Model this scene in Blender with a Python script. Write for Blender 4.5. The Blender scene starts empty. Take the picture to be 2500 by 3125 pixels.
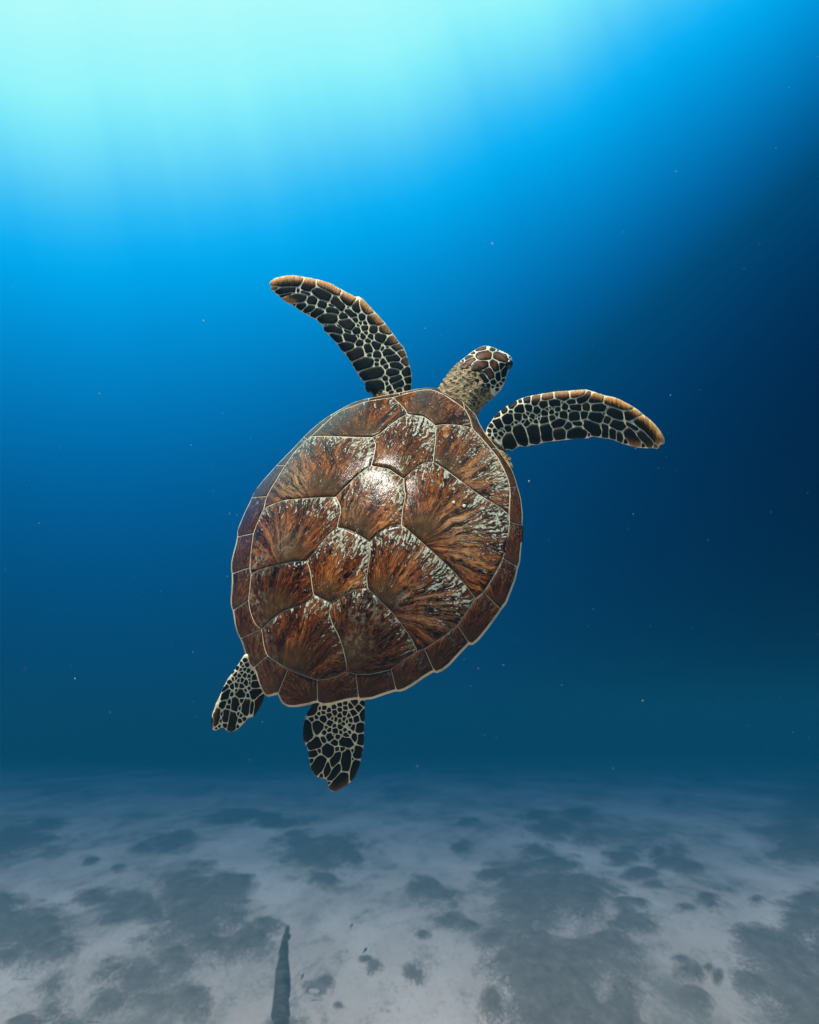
import bpy, bmesh, math, random
import numpy as np
from mathutils import Vector, noise
from mathutils.bvhtree import BVHTree
from mathutils.geometry import delaunay_2d_cdt

random.seed(7)
rng = np.random.default_rng(7)
S = bpy.context.scene
COL = S.collection

# ------------------------------------------------------------------ camera
W, H, F = 2500.0, 3125.0, 2706.0            # photograph size and focal length, photo pixels
PITCH = math.radians(13.3)
CAMH = 4.4
K_ = CAMH / 2.2                               # size of everything on the seabed
EXPO = .30                                   # the photograph is exposed a little bright
EG = 2 ** -EXPO
cd = bpy.data.cameras.new('camera')
cam = bpy.data.objects.new('camera', cd)
COL.objects.link(cam)
S.camera = cam
cam.location = (0, 0, CAMH)
cam.rotation_euler = (math.pi / 2 + PITCH, 0, 0)
cd.sensor_fit = 'VERTICAL'
cd.sensor_height = 24.0
cd.lens = 24.0 * F / H
cd.clip_start = 0.02
cd.clip_end = 2000
cd.dof.use_dof = True
cd.dof.focus_distance = 1.82
cd.dof.aperture_fstop = 4.0

# ------------------------------------------------------------------ world: open sea water seen from below the surface
GLOW = Vector((-0.25, -0.05, 0.96)).normalized()       # where the daylight comes down through the surface
# brightness of the open water by direction: light overhead, dim below and to the right; smooth over the whole sphere
WPOLY = dict(x=.1061, y=.0194, z=.4653, xy=-.4169, xz=-.2286, yz=-.529, xx=-.6062, zz=.5681, zzz=.9813, xzz=-.592, xxx=-.3442)
WOFF = .215
RAMP = [(-.75, (.0, .006, .03)), (.0, (.0, .009, .052)), (.06, (.0, .014, .067)), (.12, (.0, .022, .088)), (.16, (.0, .030, .104)), (.20, (.0, .040, .134)),
        (.28, (.0, .068, .188)), (.302, (.0, .084, .235)), (.34, (.0, .115, .325)), (.355, (.0, .127, .35)), (.415, (.0, .192, .50)), (.505, (.0, .305, .715)),
        (.54, (.0, .36, .805)), (.585, (.0, .43, .91)), (.62, (.006, .485, .975)), (.66, (.030, .55, 1.0)), (.70, (.080, .635, 1.01)), (.745, (.150, .75, 1.02)),
        (.80, (.23, .89, 1.03)), (.86, (.34, 1.0, 1.03)), (1.0, (.50, 1.06, 1.02)), (1.35, (.62, 1.1, 1.05)), (2.35, (.72, 1.1, 1.05))]
RAMP = [(a, tuple(v * EG for v in c)) for a, c in RAMP]
wd = bpy.data.worlds.new('World')
S.world = wd
wd.use_nodes = True
nt = wd.node_tree
nt.nodes.clear()


def N(tree, typ, **kw):
    n = tree.nodes.new(typ)
    for k, v in kw.items():
        setattr(n, k, v)
    return n


def math_node(tree, op, a, b=None, c=None, clamp=False):
    n = tree.nodes.new('ShaderNodeMath')
    n.operation = op
    n.use_clamp = clamp
    for i, v in enumerate((a, b, c)):
        if v is None:
            continue
        if isinstance(v, (int, float)):
            n.inputs[i].default_value = v
        else:
            tree.links.new(v, n.inputs[i])
    return n.outputs[0]


def vmath(tree, op, a, b=None):
    n = tree.nodes.new('ShaderNodeVectorMath')
    n.operation = op
    for i, v in enumerate((a, b)):
        if v is None:
            continue
        if isinstance(v, (tuple, list, Vector)):
            n.inputs[i].default_value = v
        elif isinstance(v, (int, float)):
            n.inputs['Scale'].default_value = v
        elif op == 'SCALE' and i == 1:
            tree.links.new(v, n.inputs['Scale'])
        else:
            tree.links.new(v, n.inputs[i])
    return n.outputs['Value'] if op in ('DOT_PRODUCT', 'LENGTH', 'DISTANCE') else n.outputs['Vector']


def ramp(tree, fac, stops, interp='LINEAR'):
    n = tree.nodes.new('ShaderNodeValToRGB')
    cr = n.color_ramp
    cr.interpolation = interp
    while len(cr.elements) < len(stops):
        cr.elements.new(0.5)
    for e, (p, c) in zip(cr.elements, stops):
        e.position = p
        if isinstance(c, (int, float)):
            c = (c, c, c)
        e.color = (c[0], c[1], c[2], 1)
    tree.links.new(fac, n.inputs[0])
    return n.outputs[0]


def mix(tree, fac, a, b, blend='MIX'):
    n = tree.nodes.new('ShaderNodeMix')
    n.data_type = 'RGBA'
    n.blend_type = blend
    n.clamp_factor = True
    for sock, v in ((n.inputs[0], fac), (n.inputs[6], a), (n.inputs[7], b)):
        if isinstance(v, (int, float)):
            sock.default_value = v
        elif isinstance(v, tuple):
            sock.default_value = (v[0], v[1], v[2], 1)
        else:
            tree.links.new(v, sock)
    return n.outputs[2]


def noise_tex(tree, vec, scale, detail=4, rough=.55, dist=0, out=0):
    n = tree.nodes.new('ShaderNodeTexNoise')
    n.inputs['Scale'].default_value = scale
    n.inputs['Detail'].default_value = detail
    n.inputs['Roughness'].default_value = rough
    n.inputs['Distortion'].default_value = dist
    if vec is not None:
        tree.links.new(vec, n.inputs['Vector'])
    return n.outputs[out]


def sstep_w(v, a, b_):
    n = nt.nodes.new('ShaderNodeMapRange')
    n.interpolation_type = 'SMOOTHSTEP'
    n.inputs[1].default_value = a
    n.inputs[2].default_value = b_
    nt.links.new(v, n.inputs[0])
    return n.outputs[0]


vr = N(nt, 'ShaderNodeVectorRotate', rotation_type='X_AXIS')
vr.inputs['Angle'].default_value = math.radians(1.75)
nt.links.new(N(nt, 'ShaderNodeTexCoord').outputs['Generated'], vr.inputs['Vector'])
tc = vr.outputs[0]
dot = vmath(nt, 'DOT_PRODUCT', tc, tuple(GLOW))
perp = vmath(nt, 'NORMALIZE', vmath(nt, 'SUBTRACT', tc, vmath(nt, 'SCALE', tuple(GLOW), dot)))
shaft = noise_tex(nt, perp, 9.0, 3, .55)               # faint shafts of light fanning out from overhead
sep = N(nt, 'ShaderNodeSeparateXYZ')
nt.links.new(tc, sep.inputs[0])
acc = None
for key, co in WPOLY.items():
    term = None
    for ch in key:
        sk = sep.outputs['xyz'.index(ch)]
        term = sk if term is None else math_node(nt, 'MULTIPLY', term, sk)
    acc = math_node(nt, 'MULTIPLY_ADD', term, co, WOFF if acc is None else acc)
acc = math_node(nt, 'MULTIPLY_ADD', math_node(nt, 'SUBTRACT', shaft, .5), math_node(nt, 'MULTIPLY', sstep_w(acc, .3, 1.0), .14), acc)
wcol = ramp(nt, math_node(nt, 'DIVIDE', math_node(nt, 'ADD', acc, .75), 3.1), [((a + .75) / 3.1, c) for a, c in RAMP])
bg = N(nt, 'ShaderNodeBackground')
bg.inputs['Strength'].default_value = 1.0
nt.links.new(wcol, bg.inputs['Color'])
nt.links.new(bg.outputs[0], N(nt, 'ShaderNodeOutputWorld').inputs['Surface'])

# ------------------------------------------------------------------ sun (high, from the left and a little behind the camera)
SUN = Vector((-0.28, -0.37, 0.87)).normalized()
sl = bpy.data.lights.new('sun', 'SUN')
sl.energy = 5.0
sl.angle = math.radians(3.0)
sl.color = (1.0, .90, .77)
so = bpy.data.objects.new('sun', sl)
COL.objects.link(so)
so.location = (0, 0, 12)
so.rotation_euler = SUN.to_track_quat('Z', 'Y').to_euler()

S.view_settings.view_transform = 'Standard'
S.view_settings.look = 'None'
S.view_settings.exposure = EXPO
S.view_settings.gamma = 1
S.view_settings.use_curve_mapping = False
S.render.engine = 'CYCLES'
cy = S.cycles
cy.use_denoising = True
cy.max_bounces = 6
cy.volume_bounces = 1
cy.diffuse_bounces = 3

# ------------------------------------------------------------------ pixel <-> world
CP, SP = math.cos(PITCH), math.sin(PITCH)
D0 = 1.80                                   # distance of the turtle's middle
U = D0 / F                                  # metres per photo pixel there


def P(x, y, depth):
    a = (x - W / 2) / F * depth
    b = (H / 2 - y) / F * depth
    return (a, depth * CP - b * SP, CAMH + depth * SP + b * CP)


def PA(xy, depth):
    xy = np.asarray(xy, float)
    a = (xy[:, 0] - W / 2) / F * depth
    b = (H / 2 - xy[:, 1]) / F * depth
    return np.stack([a, depth * CP - b * SP, CAMH + depth * SP + b * CP], 1)


def unproject(p):
    p = np.asarray(p, float)
    z = p[:, 2] - CAMH
    dep = p[:, 1] * CP + z * SP
    b = -p[:, 1] * SP + z * CP
    return np.stack([W / 2 + p[:, 0] / dep * F, H / 2 - b / dep * F], 1), dep


def ground_point(x, y, z=0.0):
    a = (x - W / 2) / F
    b = (H / 2 - y) / F
    d = Vector((a, CP - b * SP, SP + b * CP))
    t = (z - CAMH) / d.z
    return Vector((0, 0, CAMH)) + d * t


# reading frames: corner and magnification of the views the outlines were measured in
def frame(ox, oy, k):
    return lambda *pts: [(ox + p[0] / k, oy + p[1] / k) for p in pts]


F1 = frame(680, 1140, 3.45)
F2 = frame(780, 800, 3.45)
F3 = frame(1260, 1020, 4.3125)
F4 = frame(1440, 1140, 2.7823)
F5 = frame(1100, 1160, 3.3173)
F6 = frame(680, 1600, 3.45)
F7 = frame(1100, 1600, 3.3173)
F8 = frame(600, 1960, 2.9741)
FS = frame(680, 1130, 1.7969)

# ------------------------------------------------------------------ object helpers
ORG = {}


def attr(me, name, data):
    data = np.asarray(data, np.float32)
    if data.ndim == 2:
        a = me.attributes.new(name, 'FLOAT_VECTOR', 'POINT')
        a.data.foreach_set('vector', data.ravel())
    else:
        a = me.attributes.new(name, 'FLOAT', 'POINT')
        a.data.foreach_set('value', data)


def mk(name, verts, faces, mat, parent=None, attrs=None, origin=None, smooth=True):
    v = np.asarray(verts, float)
    o0 = np.array(origin if origin is not None else v.mean(0), float)
    me = bpy.data.meshes.new(name)
    me.from_pydata([tuple(p) for p in (v - o0)], [], faces)
    if smooth:
        me.polygons.foreach_set('use_smooth', [True] * len(me.polygons))
    for k, d in (attrs or {}).items():
        attr(me, k, d)
    me.materials.append(mat)
    me.update()
    o = bpy.data.objects.new(name, me)
    COL.objects.link(o)
    base = np.zeros(3)
    if parent is not None:
        o.parent = parent
        base = ORG[parent.name]
    o.location = tuple(o0 - base)
    ORG[o.name] = o0
    return o


def tag(o, label=None, cat=None, group=None, kind=None):
    for k, v in (('label', label), ('category', cat), ('group', group), ('kind', kind)):
        if v:
            o[k] = v
    return o


def new_mat(name):
    m = bpy.data.materials.new(name)
    m.use_nodes = True
    t = m.node_tree
    b = t.nodes['Principled BSDF']
    return m, t, b


def A(t, name, out='Fac'):
    n = t.nodes.new('ShaderNodeAttribute')
    n.attribute_name = name
    return n.outputs[out]


def bump(t, b, height, strength, dist):
    n = t.nodes.new('ShaderNodeBump')
    n.inputs['Strength'].default_value = strength
    n.inputs['Distance'].default_value = dist
    t.links.new(height, n.inputs['Height'])
    t.links.new(n.outputs[0], b.inputs['Normal'])
    t.links.new(n.outputs[0], b.inputs['Coat Normal'])


def sstep(t, v, a, b_):
    n = t.nodes.new('ShaderNodeMapRange')
    n.interpolation_type = 'SMOOTHSTEP'
    n.inputs[1].default_value = a
    n.inputs[2].default_value = b_
    t.links.new(v, n.inputs[0])
    return n.outputs[0]


# ------------------------------------------------------------------ materials
def mat_scute():
    m, t, b = new_mat('scute_horn')
    fan0 = A(t, 'fan', 'Vector')
    seed = A(t, 'seed')
    dark = A(t, 'dark')
    pos = N(t, 'ShaderNodeNewGeometry').outputs['Position']
    sw = noise_tex(t, pos, 9, 2, .5, out=1)
    fan = vmath(t, 'ADD', fan0, vmath(t, 'SCALE', vmath(t, 'SUBTRACT', sw, (.5, .5, .5)), .26))
    d = A(t, 'dist')
    wob = noise_tex(t, pos, 14, 3, .6, out=1)
    wob = vmath(t, 'SCALE', vmath(t, 'SUBTRACT', wob, (.5, .5, .5)), .22)
    dirv = vmath(t, 'ADD', vmath(t, 'NORMALIZE', fan), wob)
    comb = t.nodes.new('ShaderNodeCombineXYZ')
    t.links.new(seed, comb.inputs[0])
    t.links.new(seed, comb.inputs[1])
    t.links.new(math_node(t, 'MULTIPLY', d, .11), comb.inputs[2])
    base = vmath(t, 'ADD', dirv, comb.outputs[0])
    s1 = noise_tex(t, base, 8.0, 4, .6)
    s2 = noise_tex(t, base, 36.0, 5, .68)
    s3 = noise_tex(t, base, 100.0, 3, .6)
    st = math_node(t, 'ADD', math_node(t, 'MULTIPLY', s1, .44), math_node(t, 'MULTIPLY', s2, .44))
    st = math_node(t, 'ADD', st, math_node(t, 'MULTIPLY', s3, .24))
    st = math_node(t, 'ADD', st, A(t, 'warmth'))  # each scute's own horn colour
    # horn colours along the rays
    col = ramp(t, st, [(.455, (.002, .001, .0008)), (.505, (.013, .004, .0016)), (.545, (.065, .016, .0038)),
                       (.595, (.18, .045, .009)), (.645, (.34, .108, .023)), (.72, (.54, .25, .075))])
    # broad clouds: darker and redder areas
    cl = noise_tex(t, pos, 9, 4, .6)
    col = mix(t, math_node(t, 'MULTIPLY', sstep(t, cl, .45, .68), .6), col, (.034, .011, .006))
    # sun-bleached tan fans
    sun = A(t, 'ray')
    tanm = math_node(t, 'MULTIPLY', sun, sstep(t, st, .50, .64))
    col = mix(t, tanm, col, (.48, .26, .12))
    # smooth olive areola where every ray starts
    an = noise_tex(t, pos, 60, 5, .6)
    am = sstep(t, math_node(t, 'ADD', d, math_node(t, 'MULTIPLY', math_node(t, 'SUBTRACT', an, .5), .25)), .40, .10)
    acol = ramp(t, an, [(.3, (.030, .013, .0045)), (.7, (.125, .062, .021))])
    col = mix(t, math_node(t, 'MULTIPLY', am, .85), col, acol)
    # pale grey-green flakes towards the growing edge, drawn out along the rays
    comb2 = t.nodes.new('ShaderNodeCombineXYZ')
    t.links.new(math_node(t, 'MULTIPLY', d, .16), comb2.inputs[2])
    t.links.new(seed, comb2.inputs[0])
    fb = vmath(t, 'ADD', dirv, comb2.outputs[0])
    fl = noise_tex(t, fb, 34.0, 6, .64, .15)
    fine = noise_tex(t, pos, 190, 3, .6, 1.5)
    edge = A(t, 'edge')                       # 1 at the seam, 0 well inside
    head = A(t, 'forward')
    fw_ = sstep(t, head, -.75, .55)           # the horn flakes where it grew last, towards the head
    bias = math_node(t, 'MULTIPLY', sstep(t, d, .35, 1.0), math_node(t, 'SUBTRACT', math_node(t, 'MULTIPLY', fw_, .165), .03))
    bias = math_node(t, 'ADD', bias, math_node(t, 'MULTIPLY', math_node(t, 'MULTIPLY', edge, fw_), .025))
    fm = math_node(t, 'ADD', math_node(t, 'ADD', fl, bias), math_node(t, 'MULTIPLY', math_node(t, 'SUBTRACT', fine, .5), .20))
    flk = A(t, 'flake')
    fm = math_node(t, 'ADD', fm, math_node(t, 'MULTIPLY', math_node(t, 'SUBTRACT', flk, 1.0), .10))
    flk = 1.0
    fm2 = math_node(t, 'MULTIPLY', sstep(t, fm, .642, .668), flk)
    halo = math_node(t, 'MULTIPLY', math_node(t, 'MULTIPLY', sstep(t, fm, .52, .63), flk), .8)
    col = mix(t, halo, col, (.020, .009, .005))
    fcol = ramp(t, fine, [(.33, (.10, .088, .06)), (.47, (.38, .355, .27)), (.66, (.58, .55, .44))])
    col = mix(t, fm2, col, fcol)
    # silt and algae film
    al = A(t, 'algae')
    an2 = noise_tex(t, pos, 75, 6, .7, .4)
    am2 = math_node(t, 'MULTIPLY', al, sstep(t, an2, .47, .62))
    col = mix(t, math_node(t, 'MULTIPLY', am2, .75), col, (.33, .28, .20))
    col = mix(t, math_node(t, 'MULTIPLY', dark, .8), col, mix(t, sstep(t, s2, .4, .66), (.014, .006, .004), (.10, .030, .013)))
    t.links.new(col, b.inputs['Base Color'])
    ro = ramp(t, s2, [(.3, .13), (.7, .24)])
    t.links.new(ro, b.inputs['Roughness'])
    b.inputs['Specular IOR Level'].default_value = .07
    b.inputs['Coat Weight'].default_value = .22
    b.inputs['Coat Roughness'].default_value = .14
    b.inputs['Coat IOR'].default_value = 1.32
    bh = math_node(t, 'ADD', math_node(t, 'MULTIPLY', s2, 1.0), math_node(t, 'ADD', math_node(t, 'MULTIPLY', an2, .5), math_node(t, 'MULTIPLY', s3, .5)))
    bump(t, b, bh, .22, .002)
    return m


def mat_seam():
    m, t, b = new_mat('pale_seam')
    pos = N(t, 'ShaderNodeNewGeometry').outputs['Position']
    n = noise_tex(t, pos, 22, 5, .6)
    c = ramp(t, n, [(.3, (.36, .26, .14)), (.48, (.66, .54, .33)), (.7, (.80, .70, .48))])
    t.links.new(c, b.inputs['Base Color'])
    b.inputs['Roughness'].default_value = .55
    return m


def mat_skin():
    m, t, b = new_mat('turtle_skin')
    pos = N(t, 'ShaderNodeNewGeometry').outputs['Position']
    neck = A(t, 'neck')
    n = noise_tex(t, pos, 120, 5, .6)
    cream = ramp(t, n, [(.3, (.46, .38, .22)), (.5, (.72, .64, .43)), (.7, (.84, .79, .60))])
    w = noise_tex(t, pos, 45, 3, .6, out=1)
    wv = vmath(t, 'ADD', pos, vmath(t, 'SCALE', vmath(t, 'SUBTRACT', w, (.5, .5, .5)), .014))
    mp = t.nodes.new('ShaderNodeMapping')
    mp.inputs['Rotation'].default_value = (0.3, 0.55, 0)
    mp.inputs['Scale'].default_value = (1.0, 1.0, 1.9)
    t.links.new(wv, mp.inputs[0])
    vo = t.nodes.new('ShaderNodeTexVoronoi')
    vo.feature = 'DISTANCE_TO_EDGE'
    vo.inputs['Scale'].default_value = 95
    t.links.new(mp.outputs[0], vo.inputs['Vector'])
    e = vo.outputs['Distance']
    big = noise_tex(t, pos, 16, 4, .6)
    thr = sstep(t, e, .04, .22)
    nc = mix(t, thr, (.40, .27, .115), (.040, .021, .009))
    tan = ramp(t, n, [(.3, (.13, .070, .022)), (.55, (.34, .205, .075)), (.8, (.52, .36, .16))])
    nc = mix(t, math_node(t, 'MULTIPLY', sstep(t, big, .44, .64), .7), nc, tan)
    fo = A(t, 'fold')  # crease shade put into the skin colour: grooves dark, ridges paler
    nc = mix(t, math_node(t, 'MULTIPLY', sstep(t, fo, .05, -.55), .8), nc, (.022, .012, .006))
    nc = mix(t, math_node(t, 'MULTIPLY', sstep(t, fo, .25, .8), .5), nc, (.50, .36, .18))
    col = mix(t, neck, cream, nc)
    t.links.new(col, b.inputs['Base Color'])
    b.inputs['Roughness'].default_value = .5
    hh = math_node(t, 'ADD', math_node(t, 'MULTIPLY', e, -1.6), n)
    bump(t, b, math_node(t, 'MULTIPLY', hh, math_node(t, 'ADD', neck, .12)), .6, .004)
    return m


def mat_scale():
    m, t, b = new_mat('dark_scale')
    pos = N(t, 'ShaderNodeNewGeometry').outputs['Position']
    warm = A(t, 'warm')
    rim = A(t, 'rim')                         # 0 at the flipper's edge, 1 well inside
    rad = A(t, 'rad')
    fan = A(t, 'fan', 'Vector')
    sv = t.nodes.new('ShaderNodeMapping')
    sv.inputs['Scale'].default_value = (9, 1.4, 1)
    t.links.new(fan, sv.inputs[0])
    s = noise_tex(t, sv.outputs[0], 1.0, 5, .65, .3)
    n = noise_tex(t, pos, 90, 5, .65)
    blk = ramp(t, n, [(.35, (.0025, .0025, .003)), (.62, (.007, .006, .006)), (.8, (.028, .023, .019))])
    rnd = N(t, 'ShaderNodeObjectInfo').outputs['Random']
    tone = math_node(t, 'MULTIPLY', math_node(t, 'POWER', rnd, 2.5), sstep(t, s, .38, .62))
    blk = mix(t, math_node(t, 'MULTIPLY', tone, .8), blk, (.030, .018, .011))
    x = math_node(t, 'ADD', rim, math_node(t, 'MULTIPLY', math_node(t, 'SUBTRACT', s, .5), 1.1))
    br = ramp(t, x, [(.0, (.78, .62, .42)), (.16, (.56, .29, .10)), (.42, (.34, .135, .035)), (.62, (.060, .022, .008)), (.78, (.005, .004, .003))])
    col = mix(t, warm, blk, br)
    # worn paler lip just at the border of each scale
    lip = math_node(t, 'MULTIPLY', sstep(t, math_node(t, 'ADD', rad, math_node(t, 'MULTIPLY', math_node(t, 'SUBTRACT', n, .5), .22)), .93, 1.0), .5)
    col = mix(t, lip, col, (.34, .28, .17))
    t.links.new(col, b.inputs['Base Color'])
    b.inputs['Roughness'].default_value = .5
    b.inputs['Specular IOR Level'].default_value = .10
    bump(t, b, math_node(t, 'ADD', s, n), .22, .002)
    return m


def mat_head():
    m, t, b = new_mat('head_scale')
    pos = N(t, 'ShaderNodeNewGeometry').outputs['Position']
    warm = A(t, 'warm')
    rad = A(t, 'rad')
    n = noise_tex(t, pos, 65, 6, .7, .6)
    x = math_node(t, 'ADD', math_node(t, 'MULTIPLY', rad, .55), math_node(t, 'MULTIPLY', math_node(t, 'SUBTRACT', n, .38), 1.9))
    br = ramp(t, x, [(.10, (.21, .062, .020)), (.45, (.10, .030, .012)), (.70, (.022, .009, .006)), (.92, (.004, .003, .0025))])
    blk = ramp(t, n, [(.3, (.003, .003, .003)), (.75, (.014, .011, .009))])
    col = mix(t, warm, blk, br)
    t.links.new(col, b.inputs['Base Color'])
    b.inputs['Roughness'].default_value = .42
    b.inputs['Specular IOR Level'].default_value = .15
    bump(t, b, n, .2, .002)
    return m


def mat_plain(name, col, rough=.5, spec=.5, scale=30, var=.3, bumpd=0):
    m, t, b = new_mat(name)
    pos = N(t, 'ShaderNodeNewGeometry').outputs['Position']
    n = noise_tex(t, pos, scale, 5, .6)
    lo = tuple(c * (1 - var) for c in col)
    hi = tuple(min(1, c * (1 + var)) for c in col)
    t.links.new(ramp(t, n, [(.3, lo), (.7, hi)]), b.inputs['Base Color'])
    b.inputs['Roughness'].default_value = rough
    b.inputs['Specular IOR Level'].default_value = spec
    if bumpd:
        bump(t, b, n, .6, bumpd)
    return m


def seaward(t, pos):
    """the bed is drawn out in the direction the swell runs"""
    mp = t.nodes.new('ShaderNodeMapping')
    mp.inputs['Scale'].default_value = (1.0, .34, 1.0)
    t.links.new(pos, mp.inputs[0])
    return mp.outputs[0]


def sand_colour(t, pos):
    q = seaward(t, pos)
    a = noise_tex(t, q, .55 / K_, 6, .6, .3)
    c = noise_tex(t, q, 2.6 / K_, 9, .70, .4)
    f = noise_tex(t, q, 30 / K_, 5, .75)
    col = ramp(t, a, [(.32, (.44, .295, .245)), (.5, (.65, .43, .35)), (.66, (.84, .56, .46))])
    x = math_node(t, 'ADD', math_node(t, 'MULTIPLY', c, .66), math_node(t, 'MULTIPLY', f, .34))
    x = math_node(t, 'ADD', x, math_node(t, 'MULTIPLY', math_node(t, 'SUBTRACT', a, .5), -.50))
    deb = sstep(t, x, .48, .66)
    col = mix(t, math_node(t, 'MULTIPLY', deb, .8), col, (.235, .18, .145))
    col = mix(t, math_node(t, 'MULTIPLY', sstep(t, f, .48, .72), .4), col, (.34, .26, .21))
    return col, math_node(t, 'ADD', c, f)


def mat_sand():
    m, t, b = new_mat('pale_sand')
    pos = N(t, 'ShaderNodeNewGeometry').outputs['Position']
    col, h = sand_colour(t, pos)
    t.links.new(col, b.inputs['Base Color'])
    b.inputs['Roughness'].default_value = .95
    b.inputs['Specular IOR Level'].default_value = .1
    bump(t, b, h, .4, .03)
    return m


def mat_reef():
    m, t, b = new_mat('weedy_reef')
    pos = N(t, 'ShaderNodeNewGeometry').outputs['Position']
    q = seaward(t, pos)
    a = noise_tex(t, q, 1.9 / K_, 7, .68, .4)
    f = noise_tex(t, q, 9 / K_, 6, .75)
    g = noise_tex(t, q, 42 / K_, 3, .75)
    cov = A(t, 'cover')
    weed = ramp(t, f, [(.3, (.17, .122, .102)), (.55, (.245, .177, .147)), (.8, (.38, .275, .23))])
    sand, sh = sand_colour(t, pos)
    x = math_node(t, 'ADD', cov, math_node(t, 'ADD', math_node(t, 'MULTIPLY', math_node(t, 'SUBTRACT', a, .5), 1.2),
                                           math_node(t, 'MULTIPLY', math_node(t, 'SUBTRACT', f, .5), 1.5)))
    x = math_node(t, 'ADD', x, math_node(t, 'MULTIPLY', math_node(t, 'SUBTRACT', g, .5), 1.9))
    col = mix(t, sstep(t, x, -.24, .50), sand, weed)
    t.links.new(col, b.inputs['Base Color'])
    b.inputs['Roughness'].default_value = .95
    b.inputs['Specular IOR Level'].default_value = .1
    bump(t, b, math_node(t, 'ADD', f, g), .5, .04)
    return m


M = dict(scute=mat_scute(), seam=mat_seam(), skin=mat_skin(), scale=mat_scale(), head=mat_head(), sand=mat_sand(),
         reef=mat_reef(),
         eye=mat_plain('eye_black', (.004, .004, .005), .12, .6, 40, .2),
         barnacle=mat_plain('barnacle_white', (.78, .76, .70), .6, .3, 200, .15),
         wood=mat_plain('waterlogged_wood', (.125, .094, .078), .95, .05, 5, .5, .04),
         fish=mat_plain('fish_grey', (.06, .065, .065), .5, .3, 30, .3),
         fleck=mat_plain('plankton', (.8, .82, .8), .7, .2, 5, .1))

# ------------------------------------------------------------------ seabed
gx = np.concatenate([-np.geomspace(300, 14 * K_, 24), np.linspace(-13, 13, 105) * K_, np.geomspace(14 * K_, 300, 24)])
gy = np.concatenate([-np.geomspace(300, 4, 22), np.linspace(-3, 32 * K_, 150), np.geomspace(33 * K_, 300, 30)])


def ground_z(x, y):
    x, y = x / K_, y / K_
    r = math.hypot(x, y - 10)
    k = 1.0 / (1 + (r / 40) ** 2)
    far = min(1.0, max(0.0, (r - 9) / 25))
    return K_ * (k * (.10 * noise.noise((x * .22, y * .22, 3.1)) + .03 * noise.noise((x * .9, y * .9, 7.7))) + far * .40 * noise.noise((x * .06, y * .045, 1.7)))


vs = [(x, y, ground_z(x, y)) for y in gy for x in gx]
nx = len(gx)
fs = [(j * nx + i, j * nx + i + 1, (j + 1) * nx + i + 1, (j + 1) * nx + i) for j in range(len(gy) - 1) for i in range(nx - 1)]
tag(mk('seabed', vs, fs, M['sand'], origin=(0, 0, 0)), 'pale grey sandy seabed with scattered debris', kind='structure')

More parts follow.
